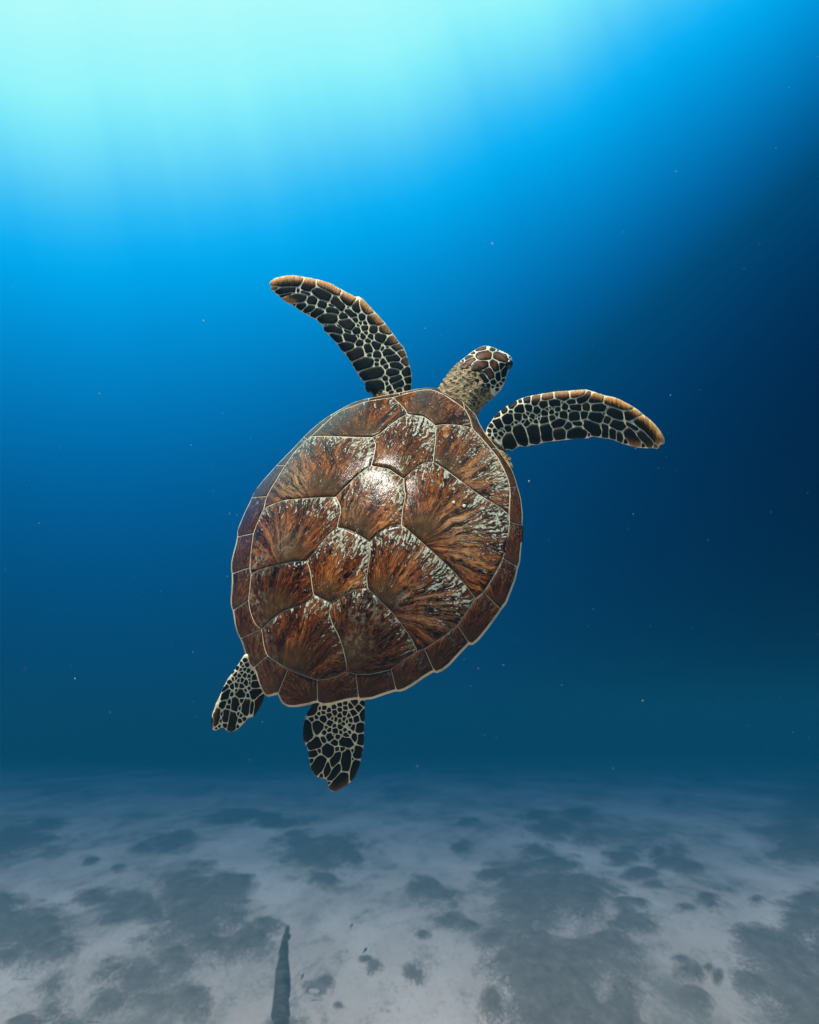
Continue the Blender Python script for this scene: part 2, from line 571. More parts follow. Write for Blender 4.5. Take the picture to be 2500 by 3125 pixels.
# reef patches: (label, height, [ellipses cx, cy, rx, ry measured in the photograph and laid out on the seabed])
PATCHES = [
    ('large dark weedy reef patch on the sand just left of the log', .20,
     [(610, 2790, 150, 120), (560, 2705, 90, 48), (700, 2715, 75, 60), (660, 2900, 110, 45), (815, 2830, 48, 28), (760, 2880, 60, 60)]),
    ('low weedy reef spur trailing off the large patch left of the log', .09,
     [(380, 2765, 95, 45), (300, 2745, 60, 30), (470, 2790, 60, 40), (350, 2812, 50, 18)]),
    ('broad smudged weedy patch between the large patch and dark mound', .10,
     [(420, 2990, 150, 60), (540, 2930, 90, 45), (330, 3050, 70, 45), (470, 3060, 90, 30)]),
    ('small rounded weedy clump close beside the log', .12, [(580, 3045, 62, 62)]),
    ('dark rounded reef mound spreading out of the picture edge', .20,
     [(70, 2850, 150, 95), (150, 2900, 80, 50), (20, 2930, 100, 40), (-40, 2790, 100, 70)]),
    ('dark streak of weed running towards the viewer below the dark mound', .12,
     [(165, 3070, 62, 110), (70, 3130, 60, 60)]),
    ('hazy blue reef patch on the far sand behind the log', .22,
     [(960, 2620, 105, 55), (900, 2570, 60, 34), (1030, 2590, 70, 34), (985, 2680, 45, 35), (1060, 2610, 50, 24)]),
    ('faint bluish reef ridge far behind the log', .18, [(760, 2490, 120, 18), (860, 2510, 90, 16), (690, 2505, 60, 12)]),
    ('slim hazy weed patch beyond the large patch', .12, [(510, 2575, 85, 26), (560, 2560, 50, 24), (440, 2592, 40, 15)]),
    ('faint far weed patch at the hazy edge of the sand', .2, [(80, 2560, 120, 50), (-30, 2590, 120, 60), (150, 2520, 60, 24)]),
    ('tiny round weed clump on blue sand', .06, [(277, 2627, 28, 20)]),
    ('tiny faint weed clump next to another on blue sand', .05, [(362, 2648, 24, 14)]),
    ('huge dark coral reef patch stretching over the pale sand', .26,
     [(1640, 2760, 150, 110), (1700, 2700, 130, 60), (1560, 2700, 60, 45), (1800, 2760, 90, 80), (1620, 2960, 130, 130),
      (1760, 2960, 150, 130), (1680, 3120, 190, 120), (1860, 2900, 80, 60), (1890, 3080, 60, 120), (1500, 2890, 45, 40), (1850, 3200, 120, 90), (1500, 3090, 45, 80)]),
    ('crumbled coral fringe on the flank of the huge reef patch', .12,
     [(1900, 2770, 60, 30), (1945, 2760, 42, 30), (1960, 2835, 55, 32), (1905, 2835, 60, 40)]),
    ('ragged coral fringe behind the huge reef patch', .15,
     [(1580, 2640, 90, 22), (1510, 2660, 50, 20), (1700, 2620, 80, 24), (1640, 2590, 60, 24)]),
    ('dark coral clump beside the huge reef patch', .16, [(1312, 2710, 52, 52), (1370, 2745, 60, 26), (1270, 2720, 30, 30)]),
    ('small broken coral bits in front of a dark coral clump', .08, [(1365, 2820, 48, 36), (1438, 2835, 34, 18), (1290, 2860, 30, 16)]),
    ('hazy far reef behind the huge reef patch', .25, [(1690, 2530, 80, 34), (1770, 2490, 60, 34), (1640, 2490, 60, 24), (1800, 2560, 50, 26)]),
    ('hazy blue coral mound on the far sand', .2, [(2050, 2620, 60, 34), (2095, 2645, 50, 24), (2010, 2600, 30, 15)]),
    ('low blue coral rubble between two far mounds', .12, [(1900, 2605, 60, 24), (1960, 2660, 55, 26), (1990, 2690, 40, 18)]),
    ('tall dark reef wall looming in the blue haze', .55, [(2440, 2540, 110, 95), (2520, 2480, 120, 90), (2480, 2600, 120, 50), (2600, 2560, 120, 90)]),
    ('kidney shaped dark coral head on the bright sand', .2, [(2100, 2990, 52, 48), (2120, 3060, 48, 60), (2080, 2950, 36, 20)]),
    ('narrow coral strip next to the kidney shaped head', .08, [(2165, 2965, 16, 22), (2190, 3000, 18, 34)]),
    ('long sloping weed bed spreading over the sand edge', .16,
     [(2340, 2900, 80, 70), (2420, 2960, 120, 110), (2440, 2840, 90, 70), (2470, 2760, 50, 40), (2480, 3080, 130, 110), (2300, 3010, 50, 40), (2550, 2900, 120, 170)]),
    ('small coral knob on bluish sand', .1, [(2095, 2785, 34, 18)]),
    ('small coral knob with a ragged top on bluish sand', .11, [(2160, 2755, 34, 26), (2170, 2778, 22, 12)]),
    ('lone little coral knob near the sloping weed bed', .1, [(2308, 2763, 30, 18)]),
    ('faint dark coral knob far out on blue sand', .1, [(1402, 2578, 34, 20)]),
    ('far faint coral knob behind another on blue sand', .12, [(1430, 2508, 40, 18)]),
    ('round weed tuft on the bright sand near the huge reef patch', .06, [(1258, 2985, 40, 36)]),
    ('small weed tuft lying past the end of the log on bright sand', .05, [(1140, 2960, 28, 26), (1115, 2935, 18, 16)]),
    ('faint sandy weed spot on the bright sand beside the log', .03, [(955, 3020, 40, 24), (985, 3005, 26, 20)]),
    ('small dark weed tuft near the foot of the log', .04, [(1030, 3075, 16, 12)]),
    ('weed mat hugging the foot of the log', .07, [(875, 3130, 60, 38), (840, 3150, 70, 30)]),
]


def reef_patch(label, hgt, ells):
    P0 = []
    for (cx, cy_, rx, ry) in ells:
        for a in range(0, 360, 30):
            y = max(2262, cy_ + 1.4 * ry * math.sin(math.radians(a)))
            P0.append(ground_point(cx + 1.4 * rx * math.cos(math.radians(a)), y))
    xs = [p.x for p in P0]
    ys = [p.y for p in P0]
    x0, x1, y0, y1 = min(xs), max(xs), min(ys), max(ys)
    step = max(.03 * K_, min(.4 * K_, math.sqrt((x1 - x0) * (y1 - y0) / 9000)))
    X = np.arange(x0, x1 + step, step)
    Y = np.arange(y0, y1 + step * 1.4, step * 1.4)
    GX, GY = np.meshgrid(X, Y)
    pts = np.stack([GX.ravel(), GY.ravel(), np.zeros(GX.size)], 1)
    px, dep = unproject(pts)
    mk_ = np.full(len(pts), -9.0)
    for (cx, cy_, rx, ry) in ells:
        q = 1 - np.sqrt(((px[:, 0] - cx) / rx) ** 2 + ((px[:, 1] - cy_) / ry) ** 2)
        mk_ = np.maximum(mk_, q) + .25 * np.maximum(0, np.minimum(mk_, q))
    sc = 1.0 / max(.25 * K_, .14 * math.sqrt((x1 - x0) * (y1 - y0)))
    ns = np.array([noise.fractal((p[0] * sc, p[1] * sc * .36, 1.3), 1.0, 2.0, 5) for p in pts])
    nf = np.array([noise.fractal((p[0] * 5 / K_, p[1] * 1.9 / K_, 9.3), 1.0, 2.0, 3) for p in pts])
    small = math.sqrt((x1 - x0) * (y1 - y0)) < 2.2 * K_
    cv = mk_ * .85 + (.42 if small else .36) * ns + .24 * nf + (.0 if small else .10)
    mk_ = np.where(mk_ > 0, np.minimum(1, mk_ * 1.7), mk_) + .06
    ms = mk_ + (.6 if small else .40) * ns + .22 * nf
    dome_ = np.clip(ms / .9, 0, 1)
    dome_ = dome_ * dome_ * (3 - 2 * dome_)
    z = .006 + dome_ * hgt * .20 + np.clip(ms, 0, 1) * (.022 * nf + .08 * hgt * ns)
    z = np.where(ms < -.18, .006 + (ms + .18) * .12, z)
    gz = np.array([ground_z(p[0], p[1]) for p in pts])
    pts[:, 2] = gz + z * K_
    cols = len(X)
    keep = ms > -.34
    used = {}
    V, Fc, cov = [], [], []
    for j in range(len(Y) - 1):
        for i in range(cols - 1):
            q = (j * cols + i, j * cols + i + 1, (j + 1) * cols + i + 1, (j + 1) * cols + i)
            if not any(keep[k] for k in q):
                continue
            f = []
            for k in q:
                if k not in used:
                    used[k] = len(V)
                    V.append(pts[k])
                    cov.append(cv[k])
                f.append(used[k])
            Fc.append(f)
    if not Fc:
        return
    c = np.mean(V, 0)
    o = mk('reef_patch', V, Fc, M['reef'], attrs={'cover': np.array(cov)}, origin=(c[0], c[1], 0))
    tag(o, label, 'reef', 'dark reef patches on the sand')


for p in PATCHES:
    reef_patch(*p)

# sunken log
la, lb = ground_point(884, 2800), ground_point(838, 3235)
ax = (lb - la).normalized()
side = ax.cross(Vector((0, 0, 1))).normalized()
vs, fs = [], []
NS, NR = 46, 18
for i in range(NS + 1):
    t_ = i / NS
    c = la.lerp(lb, t_)
    r = K_ * (.078 + .045 * t_)
    if i == 0:
        r *= .22
    elif i == 1:
        r *= .62
    elif i == 2:
        r *= .93
    bend = side * (.02 * K_ * math.sin(t_ * 5))
    for k in range(NR):
        a = 2 * math.pi * k / NR
        rr = r * (1 + .12 * noise.noise((math.cos(a) * 2.2, math.sin(a) * 2.2, t_ * 8)) + .06 * noise.noise((math.cos(a) * 7, math.sin(a) * 7, t_ * 30)))
        p = c + bend + side * (rr * math.cos(a)) + Vector((0, 0, rr * math.sin(a) - .080 * K_ + ground_z(c.x, c.y)))
        vs.append(p)
for i in range(NS):
    for k in range(NR):
        fs.append((i * NR + k, i * NR + (k + 1) % NR, (i + 1) * NR + (k + 1) % NR, (i + 1) * NR + k))
fs += [tuple(range(NR))[::-1], tuple(NS * NR + k for k in range(NR))]
tag(mk('sunken_log', vs, fs, M['wood']), 'straight dark waterlogged log lying half buried on the pale sand', 'log')

# little fish over the sand
for (a, b) in (((1068, 2832), (1088, 2811)), ((1108, 2908), (1126, 2892)), ((918, 2990), (940, 2956))):
    A0, B0 = ground_point(*a, z=.12 * K_), ground_point(*b, z=.12 * K_)
    B0 = A0 + (B0 - A0).normalized() * .15 * K_
    B0.z = A0.z + .02
    dv = (B0 - A0)
    L = dv.length
    dv.normalize()
    sd = dv.cross(Vector((0, 0, 1))).normalized()
    up = sd.cross(dv)
    prof = [(0, .004), (.06, .028), (.2, .055), (.4, .068), (.6, .055), (.8, .026), (.9, .014)]
    vs, fs = [], []
    for (t_, r) in prof:
        for k in range(10):
            an = 2 * math.pi * k / 10
            vs.append(B0 - dv * (L * t_) + sd * (r * L * .6 * math.cos(an)) + up * (r * L * 1.25 * math.sin(an)))
    for i in range(len(prof) - 1):
        for k in range(10):
            fs.append((i * 10 + k, i * 10 + (k + 1) % 10, (i + 1) * 10 + (k + 1) % 10, (i + 1) * 10 + k))
    fs.append(tuple(range(10))[::-1])
    fs.append(tuple(len(vs) - 10 + k for k in range(10)))
    root = bpy.data.objects.new('small_fish', None)
    root.empty_display_size = .05
    COL.objects.link(root)
    mid = (A0 + B0) / 2
    root.location = mid
    ORG[root.name] = np.array(mid)
    mk('body', vs, fs, M['fish'], root)

    def fin(name, pts):
        v = [B0 - dv * (L * x) + up * (L * z) for x, z in pts]
        n = len(v)
        v = [q + sd * .0015 for q in v] + [q - sd * .0015 for q in v]
        f = [tuple(range(n)), tuple(range(n, 2 * n))[::-1]] + [(i, n + i, n + (i + 1) % n, (i + 1) % n) for i in range(n)]
        mk(name, v, f, M['fish'], root, smooth=False)
    fin('tail_fin', [(.87, .012), (1.0, .085), (.96, .0), (1.0, -.085), (.87, -.012)])
    fin('dorsal_fin', [(.3, .075), (.45, .125), (.68, .09), (.72, .04)])
    tag(root, 'small slender dark fish hovering just above the pale sand', 'fish', 'little fish above the sand')

# ================================================================== the turtle
# body frame, in photo pixels: rim plane with this normal (x right, y down, z towards the camera)
NXY = np.array([-.30, -.461])
NZ = .835
CC = np.array([1110.0, 1665.0])
HD = 200.0


def resample(pts, step, closed=False):
    p = np.asarray(pts, float)
    if closed:
        p = np.vstack([p, p[:1]])
    d = np.concatenate([[0], np.cumsum(np.linalg.norm(np.diff(p, axis=0), axis=1))])
    n = max(2, int(round(d[-1] / step)))
    s = np.linspace(0, d[-1], n + 1)
    q = np.stack([np.interp(s, d, p[:, 0]), np.interp(s, d, p[:, 1])], 1)
    return q[:-1] if closed else q


def smooth_line(p, it=1, closed=False):
    p = np.array(p, float)
    for _ in range(it):
        if closed:
            p = .5 * p + .25 * (np.roll(p, 1, 0) + np.roll(p, -1, 0))
        else:
            q = p.copy()
            q[1:-1] = .5 * p[1:-1] + .25 * (p[:-2] + p[2:])
            p = q
    return p


# outer edge of the shell, clockwise from the top
OUT = (F5((330, 140), (480, 110), (600, 82), (680, 72))
       + F3((180, 700), (330, 705), (420, 750), (560, 820), (650, 880), (720, 950), (800, 1030), (840, 1085), (870, 1160), (950, 1300))
       + F5((1385, 692), (1450, 780), (1530, 900), (1562, 980), (1590, 1075), (1625, 1200), (1642, 1350), (1640, 1470), (1633, 1650))
       + F7((1640, 0), (1630, 200), (1615, 380), (1593, 440), (1575, 540), (1530, 660), (1480, 790), (1425, 857), (1385, 920), (1290, 1050),
            (1200, 1160), (1135, 1217), (1105, 1200), (1010, 1300), (900, 1420), (830, 1475), (765, 1502), (745, 1482), (650, 1540),
            (520, 1630), (440, 1675), (385, 1692), (365, 1680), (250, 1715), (120, 1762), (0, 1775))
       + F6((1430, 1832), (1300, 1852), (1150, 1890), (1060, 1902), (1012, 1885), (993, 1868), (900, 1895), (760, 1920), (680, 1915), (620, 1880),
            (588, 1815), (580, 1775), (520, 1802), (460, 1810), (420, 1770), (380, 1680), (345, 1560), (325, 1518), (280, 1480), (240, 1380),
            (210, 1270), (187, 1210), (150, 1150), (125, 1050), (107, 912), (85, 870), (80, 800), (90, 700), (97, 600), (97, 525),
            (85, 470), (90, 380), (115, 290), (135, 220), (155, 132))
       + F1((150, 1650), (190, 1560), (240, 1440), (290, 1350), (302, 1310), (340, 1230), (420, 1130), (520, 1020), (565, 965), (640, 890),
            (740, 790), (850, 668), (900, 620), (1000, 530), (1100, 455), (1150, 428), (1250, 370), (1350, 315), (1450, 275), (1530, 262)))
# seam between the marginal ring and the inner scutes, same direction
RING = (F5((330, 178), (400, 155), (580, 105), (700, 95), (760, 108), (850, 150), (950, 215), (1060, 295), (1110, 390), (1130, 485),
           (1230, 590), (1315, 690), (1380, 770), (1440, 880), (1490, 990), (1513, 1085), (1510, 1230), (1505, 1365), (1510, 1430), (1490, 1600), (1455, 1760))
        + F7((1490, 100), (1470, 220), (1445, 335), (1420, 390), (1380, 465), (1315, 580), (1252, 685), (1165, 750), (1135, 795), (1100, 855), (1050, 930), (990, 1020),
             (930, 1070), (850, 1130), (750, 1195), (645, 1268), (575, 1282), (500, 1340), (400, 1410), (310, 1470), (220, 1495), (100, 1518), (0, 1520))
        + F6((1400, 1582), (1310, 1550), (1200, 1605), (1100, 1635), (990, 1642), (820, 1580), (690, 1528), (580, 1455), (470, 1385), (435, 1290),
             (420, 1180), (410, 1105), (350, 1060), (310, 980), (285, 900), (272, 800), (290, 620), (300, 520), (285, 460), (292, 350), (305, 220), (325, 90))
        + F1((350, 1610), (400, 1490), (435, 1420), (460, 1300), (520, 1190), (590, 1080), (655, 970), (760, 820), (888, 690), (930, 660), (1050, 550),
             (1150, 455), (1250, 385), (1400, 330), (1530, 290), (1700, 264)))
OUTR = resample(OUT, 5, True)
RINGR = smooth_line(resample(RING, 5, True), 2, True)

# radius of the rim as seen from the centre
ang = np.arctan2(OUTR[:, 1] - CC[1], OUTR[:, 0] - CC[0])
rad = np.linalg.norm(OUTR - CC, axis=1)
order = np.argsort(ang)
TA, TR = ang[order], rad[order]
TAx = np.concatenate([TA - 2 * np.pi, TA, TA + 2 * np.pi])
TRx = np.concatenate([TR, TR, TR])
grid_a = np.linspace(-np.pi, np.pi, 721)
gr_raw = np.interp(grid_a, TAx, TRx)
gs = gr_raw[:-1]
for _ in range(60):
    gs = .5 * gs + .25 * (np.roll(gs, 1) + np.roll(gs, -1))
gr_s = np.append(gs, gs[0])


def rim_r(a, smooth=True):
    return np.interp((a + np.pi) % (2 * np.pi) - np.pi, grid_a, gr_s if smooth else gr_raw)


def dome(w):
    d = w - CC
    r = np.linalg.norm(d, axis=1) / rim_r(np.arctan2(d[:, 1], d[:, 0]))
    r = np.clip(r, 0, 1.02)
    return HD * (1 - r ** 2.25)


def z_rim(w):
    d = w - CC
    return -(d @ NXY) / NZ


def body_pt(w, h):
    """rim-plane position w (photo px) and height h along the shell's normal -> world"""
    q = w + h[:, None] * NXY
    z = z_rim(w) + h * NZ
    return PA(q, D0 - z * U)


def on_dome(q, lift):
    """photo position -> world point on the domed shell, lifted by some px"""
    q = np.asarray(q, float)
    w = q.copy()
    for _ in range(40):
        h = dome(w)
        w = .5 * w + .5 * (q - h[:, None] * NXY)
    h = dome(w)
    z = z_rim(w) + h * NZ + lift * .9
    return PA(q, D0 - z * U)


root = bpy.data.objects.new('sea_turtle', None)
root.empty_display_size = .3
COL.objects.link(root)
root.location = P(CC[0], CC[1], D0)
ORG[root.name] = np.array(root.location)
tag(root, 'brown-shelled sea turtle swimming upward through blue water above the seabed', 'turtle')

# carapace base: the pale seams and rim, with an underside
NA, NRG = 300, 26
aa = np.linspace(-np.pi, np.pi, NA, endpoint=False)
rk = rim_r(aa, False)
vs, fs = [], []
rings = [(r, None) for r in np.linspace(.04, 1, NRG)] + [(.995, -9.0), (.965, -15.0), (.90, -15.0), (.5, -10), (.05, -10)]
for r, hh in rings:
    w = CC + (np.stack([np.cos(aa), np.sin(aa)], 1) * (rk * r)[:, None])
    h = dome(w) - .6 if hh is None else np.full(NA, hh)
    vs.append(body_pt(w, h))
vs = np.vstack(vs)
for j in range(len(rings) - 1):
    for k in range(NA):
        k2 = (k + 1) % NA
        fs.append((j * NA + k, j * NA + k2, (j + 1) * NA + k2, (j + 1) * NA + k))
fs.append(tuple(range(NA))[::-1])
fs.append(tuple((len(rings) - 1) * NA + k for k in range(NA)))
carapace = mk('carapace', vs, fs, M['seam'], root)


# ---------------------------------------------------------------- scutes
def sec(line, a, b):
    """section of a closed polyline from the point nearest a to the one nearest b, the short way round"""
    i = int(np.argmin(np.linalg.norm(line - np.array(a), axis=1)))
    j = int(np.argmin(np.linalg.norm(line - np.array(b), axis=1)))
    n = len(line)
    fw = (j - i) % n
    if fw <= n / 2:
        return line[[(i + k) % n for k in range(fw + 1)]]
    return line[[(i - k) % n for k in range((i - j) % n + 1)]]


def curve(pts):
    return smooth_line(resample(pts, 5), 3)


a0 = F5((330, 178))[0]
n1, n3, n5, n6 = F5((475, 345), (755, 460), (440, 1000), (738, 825))
n2 = F5((120, 580))[0]
n4 = F5((110, 865))[0]
n7, n8, n9 = F1((1190, 1300), (1205, 1620), (1545, 1775))
n10 = F5((415, 1462))[0]
n11 = F7((72, 645))[0]
n12, n13, n14 = F6((1130, 825), (955, 735), (885, 385))
rA = F1((930, 660))[0]
rB = F1((435, 1420))[0]
rC, rD, rE = F6((300, 520), (410, 1105), (1310, 1550))
rF = F7((575, 1282))[0]
rG = F7((1165, 750))[0]
rH = F5((1505, 1365))[0]
rI = F5((1130, 485))[0]
E = {
    'V1_C1L': curve([a0] + F5((400, 240), (462, 305)) + [n1]),
    'V1_V2': curve([n1] + F5((540, 352), (620, 355), (700, 410)) + [n3]),
    'V1_C1R': curve([n3] + F5((850, 447), (950, 450), (1050, 462)) + [rI]),
    'V2_C1L': curve([n1] + F5((400, 385), (300, 455), (210, 535)) + [n2]),
    'V2_C2L': curve([n2] + F5((158, 645), (140, 750)) + [n4]),
    'V2_V3': curve([n4] + F5((200, 882), (290, 900), (360, 950)) + [n5]),
    'V2_C2R': curve([n5] + F5((500, 945), (590, 865), (660, 830)) + [n6]),
    'V2_C1R': curve([n6] + F5((750, 700), (766, 580)) + [n3]),
    'C1L_C2L': curve([n2] + F1((1450, 672), (1300, 668), (1100, 660)) + [rA]),
    'C2L_V3': curve([n4] + F1((1450, 1045), (1300, 1185)) + [n7]),
    'C2L_C3L': curve([n7] + F1((1050, 1302), (800, 1320), (650, 1332), (520, 1378)) + [rB]),
    'C3L_V3': curve([n7] + F1((1235, 1380), (1245, 1450), (1215, 1560)) + [n8]),
    'V3_V4': curve([n8] + F1((1310, 1635), (1400, 1680), (1480, 1728)) + [n9]),
    'V3_C3R': curve([n9] + F5((180, 1555), (280, 1485), (350, 1462)) + [n10]),
    'V3_C2R': curve([n10] + F5((428, 1300), (457, 1180), (442, 1070)) + [n5]),
    'C1R_C2R': curve([n6] + F5((880, 920), (1000, 1010), (1200, 1160), (1400, 1275)) + [rH]),
    'C2R_C3R': curve([n10] + F7((480, 55), (600, 160), (800, 340), (940, 470), (1060, 610)) + [rG]),
    'C3R_V4': curve([n9] + F7((100, 280), (80, 420), (62, 540)) + [n11]),
    'C3R_C4R': curve([n11] + F7((200, 775), (330, 900), (430, 1030), (520, 1160)) + [rF]),
    'V4_C4R': curve([n11] + F6((1440, 675), (1370, 692), (1260, 760)) + [n12]),
    'V4_V5': curve([n12] + F6((1050, 785)) + [n13]),
    'V4_C4L': curve([n13] + F6((940, 640), (925, 500)) + [n14]),
    'V4_C3L': curve([n14] + F6((960, 300), (1040, 190), (1120, 100)) + [n8]),
    'C3L_C4L': curve([n14] + F6((740, 395), (600, 425), (450, 455)) + [rC]),
    'C4L_V5': curve([n13] + F6((910, 805), (830, 855), (700, 890), (600, 940), (490, 1030)) + [rD]),
    'V5_C4R': curve([n12] + F6((1118, 930), (1150, 1040), (1210, 1150), (1262, 1290), (1295, 1430)) + [rE]),
}


def chain(*parts):
    out = [np.asarray(parts[0])]
    for p in parts[1:]:
        p = np.asarray(p)
        if np.linalg.norm(p[0] - out[-1][-1]) > np.linalg.norm(p[-1] - out[-1][-1]):
            p = p[::-1]
        out.append(p)
    return np.vstack(out)


def RS(a, b):
    return sec(RINGR, a, b)


r_ = lambda k: E[k]
SCUTES = [
    ('vertebral_scute', chain(r_('V1_V2')[::-1], r_('V1_C1L')[::-1], RS(a0, rI), r_('V1_C1R')), FS((1105, 240))[0], 0),
    ('vertebral_scute', chain(r_('V2_C1L'), r_('V2_C2L'), r_('V2_V3'), r_('V2_C2R'), r_('V2_C1R'), r_('V1_V2')), FS((940, 545))[0], 0),
    ('vertebral_scute', chain(r_('C2L_V3'), r_('C3L_V3'), r_('V3_V4'), r_('V3_C3R'), r_('V3_C2R'), r_('V2_V3')), FS((740, 880))[0], 0),
    ('vertebral_scute', chain(r_('V3_V4'), r_('C3R_V4'), r_('V4_C4R'), r_('V4_V5'), r_('V4_C4L'), r_('V4_C3L')), FS((570, 1235))[0], 0),
    ('vertebral_scute', chain(r_('C4L_V5')[::-1], r_('V4_V5'), r_('V5_C4R'), RS(rE, rD)), FS((400, 1590))[0], 0),
    ('costal_scute', chain(RS(rA, a0), r_('V1_C1L'), r_('V2_C1L'), r_('C1L_C2L')), FS((770, 350))[0], 0),
    ('costal_scute', chain(RS(rB, rA), r_('C1L_C2L'), r_('V2_C2L'), r_('C2L_V3'), r_('C2L_C3L')), FS((545, 645))[0], 0),
    ('costal_scute', chain(RS(rC, rB), r_('C2L_C3L'), r_('C3L_V3'), r_('V4_C3L'), r_('C3L_C4L')), FS((390, 1000))[0], 0),
    ('costal_scute', chain(RS(rD, rC), r_('C3L_C4L'), r_('V4_C4L'), r_('C4L_V5')), FS((300, 1300))[0], 0),
    ('costal_scute', chain(r_('V2_C1R'), r_('V1_C1R'), RS(rI, rH), r_('C1R_C2R')), FS((1215, 545))[0], 0),
    ('costal_scute', chain(r_('V2_C2R'), r_('C1R_C2R'), RS(rH, rG), r_('C2R_C3R'), r_('V3_C2R')), FS((1100, 850))[0], 0),
    ('costal_scute', chain(r_('V3_C3R'), r_('C2R_C3R'), RS(rG, rF), r_('C3R_C4R'), r_('C3R_V4')), FS((880, 1215))[0], 0),
    ('costal_scute', chain(r_('V4_C4R')[::-1], r_('C3R_C4R'), RS(rF, rE), r_('V5_C4R')), FS((730, 1530))[0], 0),
]
SEAMS = [  # marginal seams: (on the ring, on the outer edge), clockwise
    (F5((400, 155))[0], F5((390, 128))[0]), (F5((1060, 295))[0], F5((1045, 220))[0]), (F5((1315, 690))[0], F5((1385, 692))[0]),
    (F5((1513, 1085))[0], F5((1590, 1075))[0]), (F5((1510, 1430))[0], F5((1640, 1470))[0]),
    (F7((1445, 335))[0], F7((1593, 440))[0]), (F7((1252, 685))[0], F7((1425, 857))[0]), (F7((990, 1020))[0], F7((1105, 1200))[0]),
    (F7((645, 1268))[0], F7((745, 1482))[0]), (F7((310, 1470))[0], F7((365, 1680))[0]), (F6((1400, 1582))[0], F6((1430, 1832))[0]),
    (F6((990, 1642))[0], F6((993, 1868))[0]), (F6((690, 1528))[0], F6((583, 1785))[0]), (F6((470, 1385))[0], F6((325, 1518))[0]),
    (F6((410, 1105))[0], F6((187, 1210))[0]), (F6((272, 800))[0], F6((107, 912))[0]), (F6((285, 460))[0], F6((97, 525))[0]),
    (F6((325, 90))[0], F6((155, 132))[0]), (F1((460, 1300))[0], F1((302, 1310))[0]), (F1((655, 970))[0], F1((565, 965))[0]),
    (F1((888, 690))[0], F1((850, 668))[0]), (F1((1150, 455))[0], F1((1150, 428))[0]), (F1((1530, 290))[0], F1((1530, 262))[0])]
for i in range(len(SEAMS)):
    (ra, oa), (rb, ob) = SEAMS[i], SEAMS[(i + 1) % len(SEAMS)]
    inner = sec(RINGR, ra, rb)
    outer = sec(OUTR, oa, ob)
    poly = chain(inner, resample([inner[-1], outer[-1]], 5)[1:], outer[::-1], resample([outer[0], inner[0]], 5)[1:])
    ar = .55 * outer[0] * .5 + .45 * outer[-1]
    ar = outer[-1] * .70 + inner[-1] * .20 + outer[0] * .10 if i < 11 else outer[0] * .70 + inner[0] * .2 + outer[-1] * .10
    SCUTES.append(('marginal_scute', poly, tuple(ar), 1))

RAYS = [(1405, 1605, 58, 1.0), (1300, 1470, 40, .0), (905, 1478, 46, .9), (1335, 1855, 70, .55), (870, 1640, 50, .4), (1440, 1455, 60, .35), (1420, 1700, 60, .45), (1080, 1560, 40, .3)]
ALGAE = [(775, 1715, 45, 1.), (770, 1830, 42, .9), (790, 1930, 45, .7), (1115, 1880, 55, .7), (1090, 1960, 60, .5), (1250, 1830, 45, .7), (820, 2030, 28, 1.), (860, 1660, 40, .6),
         (928, 2105, 14, 1.5), (765, 2030, 70, .6), (1290, 2090, 60, .5)]


def blobs(q, L):
    s = np.zeros(len(q))
    for (x, y, r, k) in L:
        s = np.maximum(s, k * np.exp(-((q[:, 0] - x) ** 2 + (q[:, 1] - y) ** 2) / (r * r)))
    return s


def area(p):
    return .5 * np.sum(p[:, 0] * np.roll(p[:, 1], -1) - np.roll(p[:, 0], -1) * p[:, 1])


def seg_dist(q, poly, closed=True):
    """distance from each q to a polyline"""
    a = np.asarray(poly, float)
    b = np.roll(a, -1, 0) if closed else a[1:]
    if not closed:
        a = a[:-1]
    best = np.full(len(q), 1e9)
    for s in range(0, len(q), 4000):
        qq = q[s:s + 4000]
        ab = b - a
        L2 = np.maximum((ab ** 2).sum(1), 1e-9)
        t_ = np.clip(((qq[:, None, :] - a[None]) * ab[None]).sum(2) / L2, 0, 1)
        d = np.linalg.norm(qq[:, None, :] - (a[None] + t_[..., None] * ab[None]), axis=2)
        best[s:s + 4000] = d.min(1)
    return best


def inside(q, poly):
    poly = np.asarray(poly, float)
    x, y = q[:, 0], q[:, 1]
    c = np.zeros(len(q), bool)
    j = len(poly) - 1
    for i in range(len(poly)):
        xi, yi = poly[i]
        xj, yj = poly[j]
        if yi != yj:
            c ^= ((yi > y) != (yj > y)) & (x < (xj - xi) * (y - yi) / (yj - yi) + xi)
        j = i
    return c


